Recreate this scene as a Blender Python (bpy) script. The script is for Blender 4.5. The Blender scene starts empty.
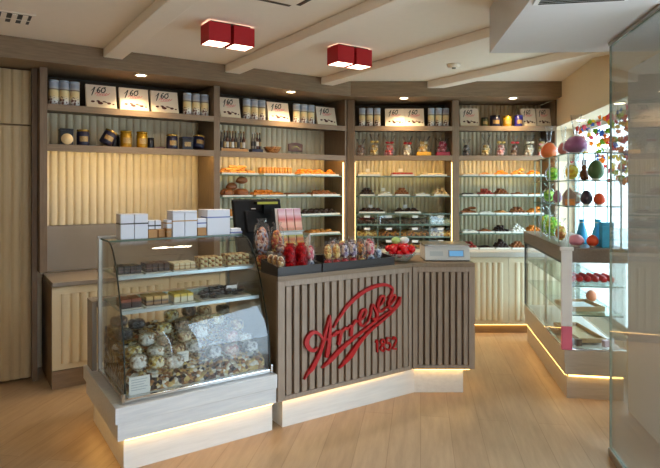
import bpy, bmesh, math, random
from mathutils import Vector, Matrix
random.seed(7)
S = bpy.context.scene
C = S.collection
PI = math.pi
FPX, HX, HY, EYE = 553.0, 330.0, 187.0, 1.55      # focal length in pixels, horizon, eye height (measured)

# ------------------------------------------------------------------ frames
class Frame:
    """A rotated plan frame: u along the furniture front, v into the wall."""
    def __init__(s, x, y, deg):
        s.x, s.y, s.a = x, y, math.radians(deg)
        s.d = (math.cos(s.a), math.sin(s.a)); s.n = (-math.sin(s.a), math.cos(s.a))
    def w(s, u, v): return (s.x + u*s.d[0] + v*s.n[0], s.y + u*s.d[1] + v*s.n[1])
    def inv(s, X, Y):
        a, b = X-s.x, Y-s.y
        return (a*s.d[0]+b*s.d[1], a*s.n[0]+b*s.n[1])
    def u_at(s, px, v):
        r = (px-HX)/FPX
        return (r*(s.y+v*s.n[1]) - s.x - v*s.n[0]) / (s.d[0] - r*s.d[1])
    def z_at(s, u, v, py): return EYE - (py-HY)/FPX*s.w(u, v)[1]
FAB = Frame(-2.146, 4.2, 34.1)       # left wall of shelves, cornice plane v=0
FCD = Frame(0.0, 5.8, 0.0)           # back wall of shelves
FC = Frame(-0.326, 3.47, 34.1)       # counter and cake case
FC2 = Frame(0.614, 4.106, 0.0)       # right leg of the counter
FR = Frame(1.717, 4.04, -9.3)        # right hand display, u to the right, v away
W = Frame(0, 0, 0)

# ------------------------------------------------------------------ materials
def lin(c):
    c /= 255.0
    return c/12.92 if c <= .04045 else ((c+.055)/1.055)**2.4
def rgb(r, g, b): return (lin(r), lin(g), lin(b), 1.0)
MATS = {}
class NT:
    def __init__(s, name):
        m = bpy.data.materials.new(name); m.use_nodes = True
        s.m = m; s.t = m.node_tree; s.b = s.t.nodes.get('Principled BSDF'); s.out = s.t.nodes.get('Material Output')
    def n(s, typ, **kw):
        nd = s.t.nodes.new(typ)
        for k, v in kw.items():
            if k.startswith('_'): setattr(nd, k[1:], v)
            else: nd.inputs[k.replace('__', ' ')].default_value = v
        return nd
    def l(s, a, b): s.t.links.new(a, b)
def ramp(nt, stops, interp='LINEAR'):
    r = nt.n('ShaderNodeValToRGB'); r.color_ramp.interpolation = interp
    e = r.color_ramp.elements
    while len(e) < len(stops): e.new(.5)
    for i, (p, c) in enumerate(stops): e[i].position = p; e[i].color = c
    return r
def plain(name, c, rough=.5, metal=0, var=.0, scale=20, bump=0, bscale=60, spec=.5):
    if name in MATS: return MATS[name]
    nt = NT(name); b = nt.b
    b.inputs['Roughness'].default_value = rough; b.inputs['Metallic'].default_value = metal
    b.inputs['Specular IOR Level'].default_value = spec
    col = rgb(*c); tc = nt.n('ShaderNodeTexCoord')
    nz = nt.n('ShaderNodeTexNoise', Scale=scale, Detail=4.0); nt.l(tc.outputs['Object'], nz.inputs['Vector'])
    lo = tuple(x*(1-var) for x in col[:3])+(1,); hi = tuple(min(1, x*(1+var)) for x in col[:3])+(1,)
    r = ramp(nt, [(.3, lo), (.7, hi)]); nt.l(nz.outputs['Fac'], r.inputs['Fac']); nt.l(r.outputs['Color'], b.inputs['Base Color'])
    if bump:
        n2 = nt.n('ShaderNodeTexNoise', Scale=bscale, Detail=3.0); nt.l(tc.outputs['Object'], n2.inputs['Vector'])
        bp = nt.n('ShaderNodeBump', Strength=bump, Distance=.01); nt.l(n2.outputs['Fac'], bp.inputs['Height']); nt.l(bp.outputs['Normal'], b.inputs['Normal'])
    MATS[name] = nt.m; return nt.m
def wood(name, c1, c2, axis='X', rough=.5, scale=6, stretch=12, rot=0):
    nt = NT(name); b = nt.b; b.inputs['Roughness'].default_value = rough
    tc = nt.n('ShaderNodeTexCoord'); mp = nt.n('ShaderNodeMapping')
    sc = [stretch]*3; sc['XYZ'.index(axis)] = 1.0
    mp.inputs['Scale'].default_value = sc; mp.inputs['Rotation'].default_value = (0, 0, rot)
    nt.l(tc.outputs['Object'], mp.inputs['Vector'])
    nz = nt.n('ShaderNodeTexNoise', Scale=scale, Detail=6.0, Roughness=.6); nt.l(mp.outputs['Vector'], nz.inputs['Vector'])
    r = ramp(nt, [(.25, rgb(*c1)), (.75, rgb(*c2))]); nt.l(nz.outputs['Fac'], r.inputs['Fac']); nt.l(r.outputs['Color'], b.inputs['Base Color'])
    bp = nt.n('ShaderNodeBump', Strength=.08, Distance=.01); nt.l(nz.outputs['Fac'], bp.inputs['Height']); nt.l(bp.outputs['Normal'], b.inputs['Normal'])
    MATS[name] = nt.m; return nt.m
def emis(name, c, strength):
    nt = NT(name); nt.t.nodes.remove(nt.b)
    e = nt.n('ShaderNodeEmission', Color=rgb(*c), Strength=strength); nt.l(e.outputs[0], nt.out.inputs[0])
    MATS[name] = nt.m; return nt.m
def glassy(name, tint=(238, 245, 242), rough=0.0, ior=1.5, film=0.0, bump=0, bscale=25, filmcol=(255, 255, 255)):
    """thin clear sheet: what is behind it, plus the Fresnel reflection and (film) a share of milky surface"""
    nt = NT(name); nt.t.nodes.remove(nt.b)
    tr = nt.n('ShaderNodeBsdfTransparent', Color=rgb(*tint)); gl = nt.n('ShaderNodeBsdfGlossy', Roughness=rough)
    f0 = ((ior-1)/(ior+1))**2
    fr = nt.n('ShaderNodeLayerWeight', Blend=.5); mx = nt.n('ShaderNodeMixShader')
    p5 = nt.n('ShaderNodeMath', _operation='POWER'); p5.inputs[1].default_value = 5.0
    ma = nt.n('ShaderNodeMath', _operation='MULTIPLY_ADD'); ma.inputs[1].default_value = 1-f0; ma.inputs[2].default_value = f0
    nt.l(fr.outputs['Facing'], p5.inputs[0]); nt.l(p5.outputs[0], ma.inputs[0])
    nt.l(ma.outputs[0], mx.inputs[0]); nt.l(tr.outputs[0], mx.inputs[1]); nt.l(gl.outputs[0], mx.inputs[2])
    last = mx
    if bump:
        tc = nt.n('ShaderNodeTexCoord'); n2 = nt.n('ShaderNodeTexNoise', Scale=bscale, Detail=2.0); nt.l(tc.outputs['Object'], n2.inputs['Vector'])
        bp = nt.n('ShaderNodeBump', Strength=bump, Distance=.02); nt.l(n2.outputs['Fac'], bp.inputs['Height'])
        nt.l(bp.outputs['Normal'], gl.inputs['Normal']); nt.l(bp.outputs['Normal'], fr.inputs['Normal'])
    if film:
        df = nt.n('ShaderNodeBsdfDiffuse', Color=rgb(*filmcol)); m2 = nt.n('ShaderNodeMixShader', Fac=film)
        nt.l(mx.outputs[0], m2.inputs[1]); nt.l(df.outputs[0], m2.inputs[2]); last = m2
    nt.l(last.outputs[0], nt.out.inputs[0]); MATS[name] = nt.m; return nt.m
def bands(name, stops, height, rough=.35, speck=None):
    """print that changes with height along the object: stops = [(z fraction, colour)]"""
    nt = NT(name); b = nt.b; b.inputs['Roughness'].default_value = rough
    tc = nt.n('ShaderNodeTexCoord'); sp = nt.n('ShaderNodeSeparateXYZ'); nt.l(tc.outputs['Object'], sp.inputs[0])
    dv = nt.n('ShaderNodeMath', _operation='DIVIDE'); dv.inputs[1].default_value = height; nt.l(sp.outputs['Z'], dv.inputs[0])
    r = ramp(nt, [(p, rgb(*c)) for p, c in stops]); nt.l(dv.outputs[0], r.inputs['Fac'])
    colour = r.outputs['Color']
    if speck:
        nz = nt.n('ShaderNodeTexNoise', Scale=speck[1], Detail=2.0); nt.l(tc.outputs['Object'], nz.inputs['Vector'])
        k = ramp(nt, [(speck[2], (0, 0, 0, 1)), (speck[2]+.05, (1, 1, 1, 1))]); nt.l(nz.outputs['Fac'], k.inputs['Fac'])
        lt = nt.n('ShaderNodeMath', _operation='LESS_THAN'); lt.inputs[1].default_value = speck[3]; nt.l(dv.outputs[0], lt.inputs[0])
        ml = nt.n('ShaderNodeMath', _operation='MULTIPLY'); nt.l(k.outputs['Color'], ml.inputs[0]); nt.l(lt.outputs[0], ml.inputs[1])
        mx = nt.n('ShaderNodeMix', _data_type='RGBA'); nt.l(ml.outputs[0], mx.inputs['Factor']); nt.l(colour, mx.inputs[6]); mx.inputs[7].default_value = rgb(*speck[0]); colour = mx.outputs[2]
    nt.l(colour, b.inputs['Base Color']); MATS[name] = nt.m; return nt.m
def mottled(name, cols, scale=40, rough=.4, bump=.6):
    """many small pieces packed together: voronoi cells picked from a palette"""
    nt = NT(name); b = nt.b; b.inputs['Roughness'].default_value = rough
    tc = nt.n('ShaderNodeTexCoord'); vo = nt.n('ShaderNodeTexVoronoi', Scale=scale); nt.l(tc.outputs['Object'], vo.inputs['Vector'])
    sp = nt.n('ShaderNodeSeparateColor'); nt.l(vo.outputs['Color'], sp.inputs[0])
    k = len(cols); r = ramp(nt, [(i/k, rgb(*c)) for i, c in enumerate(cols)], 'CONSTANT')
    nt.l(sp.outputs[0], r.inputs['Fac']); nt.l(r.outputs['Color'], b.inputs['Base Color'])
    bp = nt.n('ShaderNodeBump', Strength=bump, Distance=.02); bp.invert = True; nt.l(vo.outputs['Distance'], bp.inputs['Height']); nt.l(bp.outputs['Normal'], b.inputs['Normal'])
    MATS[name] = nt.m; return nt.m

OAK = wood('grey_brown_oak', (120, 99, 76), (147, 123, 97), 'X', .5)
OAKV = wood('grey_brown_oak_upright', (108, 87, 66), (134, 111, 87), 'Z', .5)
DARKBACK = wood('dark_top_back', (52, 41, 31), (72, 57, 43), 'X', .6)
SLAT = wood('slat_oak', (142, 123, 105), (168, 148, 129), 'Z', .5)
GROOVE = plain('groove_brown', (104, 85, 70), .7, var=.1)
CREAM = plain('cream_lacquer', (220, 204, 170), .45, var=.02)
CREAM2 = plain('cream_panel', (190, 168, 130), .5, var=.02)
CEIL = plain('ceiling_paint', (246, 236, 224), .8, var=.01)
WALLP = plain('warm_wall_paint', (238, 218, 186), .8, var=.01)
PIER = plain('pale_grey_wall', (226, 230, 236), .8, var=.01)
WHITEWOOD = wood('white_limed_wood', (206, 206, 206), (232, 230, 226), 'X', .4, scale=4)
KICKW = wood('white_kick_board', (222, 220, 214), (238, 236, 230), 'X', .35, scale=4)
STONE = plain('taupe_stone', (150, 139, 128), .25, var=.08, scale=3)
WTOP = plain('pale_worktop', (190, 182, 170), .3, var=.03)
STEEL = plain('brushed_steel', (190, 188, 184), .28, 1.0)
CHROME = plain('chrome', (225, 225, 225), .08, 1.0)
BLACK = plain('black_plastic', (10, 10, 12), .55, spec=.25)
BLACKM = plain('black_frame', (22, 20, 20), .4)
DARK = plain('dark_brown_tray', (44, 36, 32), .45)
WHITE = plain('white_card', (236, 236, 238), .5)
PORC = plain('white_porcelain', (226, 222, 212), .25)
PRICE = plain('price_card', (240, 238, 234), .6)
RED = plain('red_sign_lacquer', (178, 18, 18), .35)
REDSH = plain('red_shade_cloth', (182, 16, 28), .6)
TAN = plain('tan_card', (190, 140, 84), .6, var=.05)
GLASS = glassy('clear_glass', (246, 250, 248), 0, 1.45)
SHELFG = glassy('shelf_glass', (226, 240, 232), 0, 1.45)
DOORG = glassy('door_glass', (228, 231, 230), 0, 1.66, film=.09, filmcol=(222, 222, 224))
CASEG = glassy('case_glass', (247, 249, 248), 0, 1.5)
EDGE = plain('green_glass_edge', (96, 122, 108), .2)
EDGED = plain('dark_glass_edge', (28, 40, 36), .25)
EDGEL = plain('pale_glass_edge', (188, 206, 200), .2)
CELLO = glassy('cellophane', (250, 250, 250), .14, 1.2, film=.03, bump=.9, bscale=30)
BAGF = glassy('clear_bag_film', (250, 250, 250), .2, 1.28, film=.03, bump=.9, bscale=40)
LED = emis('warm_led', (255, 218, 140), 27.0)
LEDK = emis('warm_plinth_led', (255, 200, 112), 7.5)
LEDV = emis('warm_post_led', (255, 214, 140), 6.0)
DOWN = emis('downlight_lens', (255, 226, 180), 18.0)
DIFF = emis('lamp_diffuser', (255, 232, 200), 6.0)
LCD = emis('blue_lcd', (120, 180, 225), .7)
LCDY = emis('green_lcd', (190, 190, 90), .5)

# ------------------------------------------------------------------ mesh helpers
class MB:
    def __init__(s): s.bm = bmesh.new()
    def _new(s, before):
        return [f for f in s.bm.faces if f not in before]
    def box(s, x0, x1, y0, y1, z0, z1, bev=0.0, mi=0, rot=None, top=1.0):
        bm = s.bm
        cx, cy = (x0+x1)/2, (y0+y1)/2
        vs = []
        for z in (z0, z1):
            k = top if z == z1 else 1.0
            for x, y in ((x0, y0), (x1, y0), (x1, y1), (x0, y1)):
                p = Vector((cx+(x-cx)*k, cy+(y-cy)*k, z))
                if rot is not None: p = rot @ p
                vs.append(bm.verts.new(p))
        fs = [bm.faces.new([vs[i] for i in q]) for q in ((3, 2, 1, 0), (4, 5, 6, 7), (0, 1, 5, 4), (1, 2, 6, 5), (2, 3, 7, 6), (3, 0, 4, 7))]
        for f in fs: f.material_index = mi
        if bev:
            es = {e for f in fs for e in f.edges}
            bmesh.ops.bevel(bm, geom=list(es), offset=bev, segments=2, affect='EDGES', profile=.5)
        return s
    def slab(s, x0, x1, y0, y1, z0, z1):
        """glass sheet: faces of the two big sides index 0, edges index 1"""
        dims = [(x1-x0, 0), (y1-y0, 1), (z1-z0, 2)]; thin = min(dims)[1]
        n0 = len(s.bm.faces)
        s.box(x0, x1, y0, y1, z0, z1)
        s.bm.faces.ensure_lookup_table(); s.bm.normal_update()
        for f in s.bm.faces[n0:]:
            f.material_index = 0 if abs(f.normal[thin]) > .9 else 1
        return s
    def prism(s, pts, a0, a1, axis='z', mi=0, mi_side=None):
        bm = s.bm
        def mk(p, a):
            if axis == 'z': return (p[0], p[1], a)
            if axis == 'y': return (p[0], a, p[1])
            return (a, p[0], p[1])
        A = [bm.verts.new(mk(p, a0)) for p in pts]; B = [bm.verts.new(mk(p, a1)) for p in pts]
        n = len(pts)
        fs = [bm.faces.new(A[::-1]), bm.faces.new(B)]
        for f in fs: f.material_index = mi
        for i in range(n):
            f = bm.faces.new((A[i], A[(i+1) % n], B[(i+1) % n], B[i])); f.material_index = mi if mi_side is None else mi_side
        return s
    def lathe(s, prof, seg=20, c=(0, 0, 0), cap=True, wob=None):
        bm = s.bm; rings = []
        for r, z in prof:
            ring = []
            for i in range(seg):
                a = 2*PI*i/seg; rr = r*(1+(wob(a, z) if wob else 0))
                ring.append(bm.verts.new((c[0]+rr*math.cos(a), c[1]+rr*math.sin(a), c[2]+z)))
            rings.append(ring)
        for A, B in zip(rings, rings[1:]):
            for i in range(seg):
                bm.faces.new((A[i], A[(i+1) % seg], B[(i+1) % seg], B[i]))
        if cap:
            if prof[0][0] > 1e-5: bm.faces.new(rings[0][::-1])
            if prof[-1][0] > 1e-5: bm.faces.new(rings[-1])
        return s
    def ball(s, c, r, seg=12, rings=8, noise=0, seed=0, squash=None, pw=1.0):
        def P(x): return math.copysign(abs(x)**pw, x)
        rx, ry, rz = r if hasattr(r, '__len__') else (r, r, r)
        rnd = random.Random(seed); ph = [rnd.uniform(0, 6.28) for _ in range(6)]
        prev = None; bm = s.bm
        top = bm.verts.new((c[0], c[1], c[2]+rz)); bot = bm.verts.new((c[0], c[1], c[2]-rz*(squash or 1)))
        for j in range(1, rings):
            t = PI*j/rings; ring = []
            for i in range(seg):
                a = 2*PI*i/seg
                k = 1+noise*(math.sin(3*a+ph[0]+2*t)+math.sin(5*a+ph[1])*math.sin(4*t+ph[2])+math.sin(2*a+ph[3])*.7)*.5
                z = math.cos(t)
                if squash and z < 0: z *= squash
                ring.append(bm.verts.new((c[0]+rx*k*P(math.sin(t))*P(math.cos(a)), c[1]+ry*k*P(math.sin(t))*P(math.sin(a)), c[2]+rz*P(z)*k)))
            if prev is None:
                for i in range(seg): bm.faces.new((top, ring[i], ring[(i+1) % seg]))
            else:
                for i in range(seg): bm.faces.new((prev[i], ring[i], ring[(i+1) % seg], prev[(i+1) % seg]))
            prev = ring
        for i in range(seg): bm.faces.new((prev[(i+1) % seg], prev[i], bot))
        return s
    def tube(s, pts, rad, seg=8, cap=True):
        bm = s.bm; n = len(pts); P = [Vector(p) for p in pts]; rings = []
        rad = rad if hasattr(rad, '__len__') else [rad]*n
        up = Vector((0, 0, 1))
        for i in range(n):
            t = (P[min(i+1, n-1)]-P[max(i-1, 0)]).normalized()
            a = t.cross(up)
            if a.length < .05: a = t.cross(Vector((1, 0, 0)))
            a.normalize(); b = a.cross(t)
            rings.append([bm.verts.new(P[i]+(a*math.cos(2*PI*k/seg)+b*math.sin(2*PI*k/seg))*rad[i]) for k in range(seg)])
        for A, B in zip(rings, rings[1:]):
            for k in range(seg): bm.faces.new((A[k], A[(k+1) % seg], B[(k+1) % seg], B[k]))
        if cap: bm.faces.new(rings[0][::-1]); bm.faces.new(rings[-1])
        return s
    def ribbon(s, pts, wid, y0, y1, sub=6):
        """brush stroke in the x-z plane, wid per point, y0..y1 thick"""
        n = len(pts); wid = wid if hasattr(wid, '__len__') else [wid]*n
        q = []; ww = []
        for i in range(n-1):
            p0, p1, p2, p3 = pts[max(i-1, 0)], pts[i], pts[i+1], pts[min(i+2, n-1)]
            for k in range(sub):
                t = k/sub
                f = [.5*((2*p1[j])+(-p0[j]+p2[j])*t+(2*p0[j]-5*p1[j]+4*p2[j]-p3[j])*t*t+(-p0[j]+3*p1[j]-3*p2[j]+p3[j])*t**3) for j in (0, 1)]
                q.append(f); ww.append(wid[i]*(1-t)+wid[i+1]*t)
        q.append(pts[-1]); ww.append(wid[-1])
        bm = s.bm; rows = []
        for i in range(len(q)):
            a, b = q[max(i-1, 0)], q[min(i+1, len(q)-1)]
            dx, dz = b[0]-a[0], b[1]-a[1]; L = math.hypot(dx, dz) or 1
            nx, nz = -dz/L*ww[i]/2, dx/L*ww[i]/2
            rows.append([bm.verts.new((q[i][0]+sg*nx, y, q[i][1]+sg*nz)) for sg, y in ((1, y0), (-1, y0), (-1, y1), (1, y1))])
        for A, B in zip(rows, rows[1:]):
            for k in range(4): bm.faces.new((A[k], A[(k+1) % 4], B[(k+1) % 4], B[k]))
        bm.faces.new(rows[0][::-1]); bm.faces.new(rows[-1])
        return s
    def ribs(s, x0, x1, y, z0, z1, period, depth, back, mode='round'):
        """ribbed board from x0 to x1, ribs standing towards -y from plane y, body back to plane `back`"""
        n = max(1, round((x1-x0)/period)); p = (x1-x0)/n; pts = [(x0, back)]
        for i in range(n):
            a = x0+i*p
            if mode == 'round':
                for t, h in ((0, 0), (.06, .0), (.14, .55), (.3, .9), (.5, 1), (.7, .9), (.86, .55), (.94, 0)): pts.append((a+t*p, y-depth*h))
            else:
                for t, h in ((0, 0), (.22, 0), (.25, 1), (.75, 1), (.78, 0)): pts.append((a+t*p, y-depth*h))
        pts += [(x1, y), (x1, back)]
        bm = s.bm
        A = [bm.verts.new((q[0], q[1], z0)) for q in pts]; B = [bm.verts.new((q[0], q[1], z1)) for q in pts]
        m = len(pts)
        for i in range(m): bm.faces.new((A[i], A[(i+1) % m], B[(i+1) % m], B[i]))
        for R in (A, B):
            f = bm.faces.new(R)
        bmesh.ops.triangulate(bm, faces=[f for f in bm.faces if len(f.verts) > 8])
        return s
    def blob_shift(s, M):
        bmesh.ops.transform(s.bm, matrix=M, verts=s.bm.verts[:]); return s
    def build(s, name, mats, parent=None, smooth=False):
        bmesh.ops.recalc_face_normals(s.bm, faces=s.bm.faces[:])
        me = bpy.data.meshes.new(name); s.bm.to_mesh(me); s.bm.free()
        for m in (mats if isinstance(mats, (list, tuple)) else [mats]): me.materials.append(m)
        if smooth:
            for p in me.polygons: p.use_smooth = True
        o = bpy.data.objects.new(name, me); C.objects.link(o)
        if parent is not None: o.parent = parent
        return o
def props(o, label=None, cat=None, group=None, kind=None):
    if label: o['label'] = label
    if cat: o['category'] = cat
    if group: o['group'] = group
    if kind: o['kind'] = kind
    return o
def put(o, F, u, v, z, rot=0):
    x, y = F.w(u, v); o.location = (x, y, z); o.rotation_euler = (0, 0, F.a+rot); return o
def thing(name, label, cat, F=W, u=0, v=0, z=0, group=None, rot=0):
    o = bpy.data.objects.new(name, None); o.empty_display_size = .05; C.objects.link(o)
    return props(put(o, F, u, v, z, rot), label, cat, group)
def struct(name, mb, mat, F=W, u=0, v=0, z=0):
    return put(props(mb.build(name, mat), kind='structure'), F, u, v, z)
def copy_tree(o, parent=None):
    c = o.copy(); C.objects.link(c)
    if parent is not None: c.parent = parent
    for ch in [k for k in KIDS.get(o.name, [])]: copy_tree(ch, c)
    return c
KIDS = {}
def remember(o):
    for ch in o.children:
        KIDS.setdefault(o.name, []).append(ch); remember(ch)
PROTO = {}
def inst(key, make, label, cat, F, u, v, z, group=None, rot=0, sc=1.0):
    """first use builds the thing with its parts, later uses copy the whole tree"""
    if key not in PROTO:
        o = make(); PROTO[key] = [o, False]
        bpy.context.view_layer.update(); remember(o)
    if not PROTO[key][1]: o = PROTO[key][0]; PROTO[key][1] = True
    else: o = copy_tree(PROTO[key][0])
    put(o, F, u, v, z, rot); o.scale = sc if hasattr(sc, '__len__') else (sc,)*3
    return props(o, label, cat, group)
def empty(name):
    o = bpy.data.objects.new(name, None); o.empty_display_size = .05; C.objects.link(o); return o
ORD = ['leftmost', 'second', 'third', 'fourth', 'fifth', 'sixth', 'seventh', 'eighth', 'ninth', 'tenth']
def nth(i, n, what='from left'):
    if i == 0: return 'leftmost'
    if i == n-1: return 'rightmost'
    return ORD[i]+' '+what

# ------------------------------------------------------------------ room shell
def poly_fr(u, v): return FR.w(u, v)
ZC = 2.66
nt = NT('oak_plank_floor'); b = nt.b; b.inputs['Roughness'].default_value = .42
tc = nt.n('ShaderNodeTexCoord'); mp = nt.n('ShaderNodeMapping'); mp.inputs['Rotation'].default_value = (0, 0, math.radians(-80.7)); nt.l(tc.outputs['Object'], mp.inputs['Vector'])
br = nt.n('ShaderNodeTexBrick', Scale=1.0); br.inputs['Color1'].default_value = rgb(184, 157, 126); br.inputs['Color2'].default_value = rgb(174, 147, 117); br.inputs['Mortar'].default_value = rgb(150, 122, 94)
br.inputs['Mortar Size'].default_value = .0018; br.inputs['Brick Width'].default_value = 1.9; br.inputs['Row Height'].default_value = .19; br.inputs['Mortar Smooth'].default_value = .3
nt.l(mp.outputs['Vector'], br.inputs['Vector'])
m2 = nt.n('ShaderNodeMapping'); m2.inputs['Scale'].default_value = (1.0, 8, 1); nt.l(mp.outputs['Vector'], m2.inputs['Vector'])
nz = nt.n('ShaderNodeTexNoise', Scale=3.0, Detail=7.0, Roughness=.65); nt.l(m2.outputs['Vector'], nz.inputs['Vector'])
rp = ramp(nt, [(.3, (.62, .6, .58, 1)), (.7, (1.1, 1.1, 1.1, 1))]); nt.l(nz.outputs['Fac'], rp.inputs['Fac'])
mx = nt.n('ShaderNodeMix', _data_type='RGBA', _blend_type='MULTIPLY'); mx.inputs['Factor'].default_value = .5; nt.l(br.outputs['Color'], mx.inputs[6]); nt.l(rp.outputs['Color'], mx.inputs[7]); nt.l(mx.outputs[2], b.inputs['Base Color'])
FLOORM = nt.m
fl = [(-4.6, -1.3), poly_fr(.74, -5.4), poly_fr(.74, 2.9), (2.6, 7.0), (-4.6, 7.0)]
fl[1] = (FR.w(.74, -5.4)[0], -1.3)
struct('floor', MB().prism(fl, -.08, 0.0), FLOORM)
struct('ceiling', MB().prism(fl, ZC, ZC+.1), CEIL)
struct('wall_left', MB().box(-3.2, 3.4, .66, .76, 0, ZC-.002), WALLP, FAB)
struct('wall_left_side', MB().box(-4.55, -4.45, -1.3, 3.6, 0, ZC-.002), WALLP)
struct('wall_back', MB().box(-.25, 2.62, 6.46, 6.56, 0, ZC-.002), WALLP)
struct('wall_front', MB().box(-4.6, 1.2, -1.3, -1.2, 0, ZC-.002), WALLP)
UB = .385; UH = .42
wr = MB()
wr.box(UH, .74, -.14, 2.35, 2.2, ZC-.002)        # bulkhead over the shop window
wr.box(UB, .74, -1.15, -.1405, 0, ZC-.002)       # pier
wr.box(UB, .70, -4.6, -1.1505, 2.06, ZC-.002)    # head of the entrance
wr.box(UB, .70, -2.86, -2.70, 0, 2.0595)         # post between the two openings
wr.box(UB, .70, -4.6, -3.05, 0, 2.0595)
wr.box(.64, .74, -.14, 2.35, 0, .30)            # parapet under the window
wr.box(UH, .68, 2.3505, 2.45, 0, ZC-.002)
struct('wall_right', wr, [WALLP], FR)
# pier facing
struct('trim_2', MB().box(UB-.006, UB-.001, -1.15, -.142, 0, 2.36), PIER, FR)
w1 = struct('window_1', MB().box(.68, .72, -.13, 2.34, .301, .36), STEEL, FR)
for v in (-.13, 2.29): MB().box(.68, .72, v, v+.05, .361, 2.14).build('window_frame', STEEL, w1)
MB().box(.68, .72, -.13, 2.34, 2.141, 2.198).build('window_frame', STEEL, w1)
MB().slab(.695, .705, -.08, 2.29, .361, 2.14).build('pane', [GLASS, EDGEL], w1)
# entrance soffit
struct('trim_1', MB().prism([(.99, 3.43), (.99-.2, 1.5), (.99-.55, -1.19), FR.w(UB-.002, -5.25), FR.w(UB-.002, -.6)], 2.38, ZC-.002), plain('soffit_white', (214, 214, 216), .8, var=.01))
# grille on the soffit
sg = thing('ceiling_vent', 'slim dark slotted air grille let into the lowered white soffit', 'vent', FR, *FR.inv(.90, 2.40), 2.378)
MB().box(0, .4, 0, .1, -.008, 0).build('frame', WHITE, sg)
for i in range(4): MB().box(.02, .38, .012+i*.022, .022+i*.022, -.011, -.0085).build('slat', BLACKM, sg)
# ceiling beams
for i, (u, vend) in enumerate(((.40, -3.2), (1.443, -4.2), (2.48, -2.9), (3.52, -2.6))):
    v0 = -.002 if i < 3 else -.41
    struct('trim_%d' % (3+i), MB().box(u, u+.148, vend, v0, 2.588, ZC-.002, .006), CEIL, FAB)
# cornice: over the left bays and the back bays
co = MB().prism([(-2.6, 0), FAB.inv(.2195, 5.8), FAB.inv(-.02, 6.40), (2.58, .64), (-2.6, .64)], 2.5, ZC-.001)
struct('trim_7', co, OAK, FAB)
struct('trim_10', MB().prism([(.2205, 5.8), (2.445, 5.8), (2.445, 6.44), (-.02, 6.44), (-.019, 6.401)], 2.5, ZC-.001), OAK)
# ribbed cream wall panelling at far left
lp = MB().ribs(-2.3, -.075, .37, .02, 2.04, .07, .012, .40)
struct('trim_8', lp, CREAM2, FAB)
struct('trim_9', MB().ribs(-2.3, -.075, .37, 2.05, 2.485, .07, .012, .40), CREAM2, FAB)
struct('baseboard_left', MB().box(-.072, -.035, .30, .64, 0, 2.498), OAKV, FAB)

# ------------------------------------------------------------------ wall shelving
ZS2a, ZS2b = 2.16, 2.212
ZS1a, ZS1b = 1.837, 1.892
GZ = (1.67, 1.454, 1.25, 1.045)
def bay(name, label, F, u0, u1, posts, back_z, glass, vpost=.2, led=True, vled=(), ribp=.062, dark_top=True):
    """posts: list of (u0,u1). glass: heights of glass shelves (things of their own)"""
    t = thing(name, label, 'shelf unit', F, u0, vpost, 0, 'wall shelf units')
    L = u1-u0
    for a, c_ in posts: MB().box(a-u0, c_-u0, 0, .42, .87, 2.497, .002).build('side_panel', OAKV, t)
    ii0 = posts[0][1]-u0 if posts[0][0] <= u0+.01 else 0.0
    ii1 = posts[-1][0]-u0 if posts[-1][1] >= u1-.01 else L
    for z0, z1 in ((ZS2a, ZS2b), (ZS1a, ZS1b)):
        MB().prism([(0, z0), (.022, z0), (.022, z0+.026), (.40, z0+.026), (.40, z1), (0, z1)], ii0+.0005, ii1-.0005, 'x').build('shelf', OAK, t)
    MB().ribs(ii0+.0005, ii1-.0005, .405, back_z, 2.185 if dark_top else 2.497, ribp, .014, .42).build('back_panel', CREAM, t)
    if dark_top: MB().box(ii0+.0005, ii1-.0005, .402, .42, 2.2125, 2.497).build('top_back_panel', DARKBACK, t)  # flat board, darker brown than the ribbed back below it
    if led:
        MB().box(ii0+.02, ii1-.02, .024, .040, ZS1a+.012, ZS1a+.025).build('led_strip', LED, t)
    for q, hw in vled: MB().box(q-u0-hw, q-u0+hw, .02, .03, .9, ZS1a-.02).build('led_strip', LEDV, t)
    return t
uA0, uA1 = -.030, 1.479
bay('shelf_unit', 'oak shelf bay at far left with stone splashback and cream ribbed back', FAB, uA0, uA1, [(-.030, .024), (1.419, 1.479)], 1.22, ())
uB0, uB1 = 1.4805, 2.945
bay('shelf_unit', 'second oak shelf bay from left holding croissant trays behind the till', FAB, uB0, uB1, [(2.924, 2.945)], .87, (), vled=((2.917, .0035),))
cb = bay('shelf_unit', 'third oak shelf bay from left with sweet bins and chocolate platters', FCD, .25, 1.402, [(.25, .271), (1.329, 1.402)], .87, (), vled=((.2735, .0018), (1.326, .0022)), ribp=.048)
fill = MB().prism([(.188-.25, .012), (-.001, 0), (-.001, .42), (-.24, .42)], .87, 2.497).build('corner_post', OAKV, cb)
bay('shelf_unit', 'right-hand oak shelf bay with five rows of pastry trays', FCD, 1.403, 2.46, [(2.44, 2.46)], .87, (), ribp=.048, dark_top=False)
# splashback
sp = put(MB().box(0, 1.39, 0, .02, .822, 1.215).build('splashback', STONE), FAB, .026, .595, 0)
props(sp, 'taupe stone splashback slab behind the cake case under the left bay', 'splashback')
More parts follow.
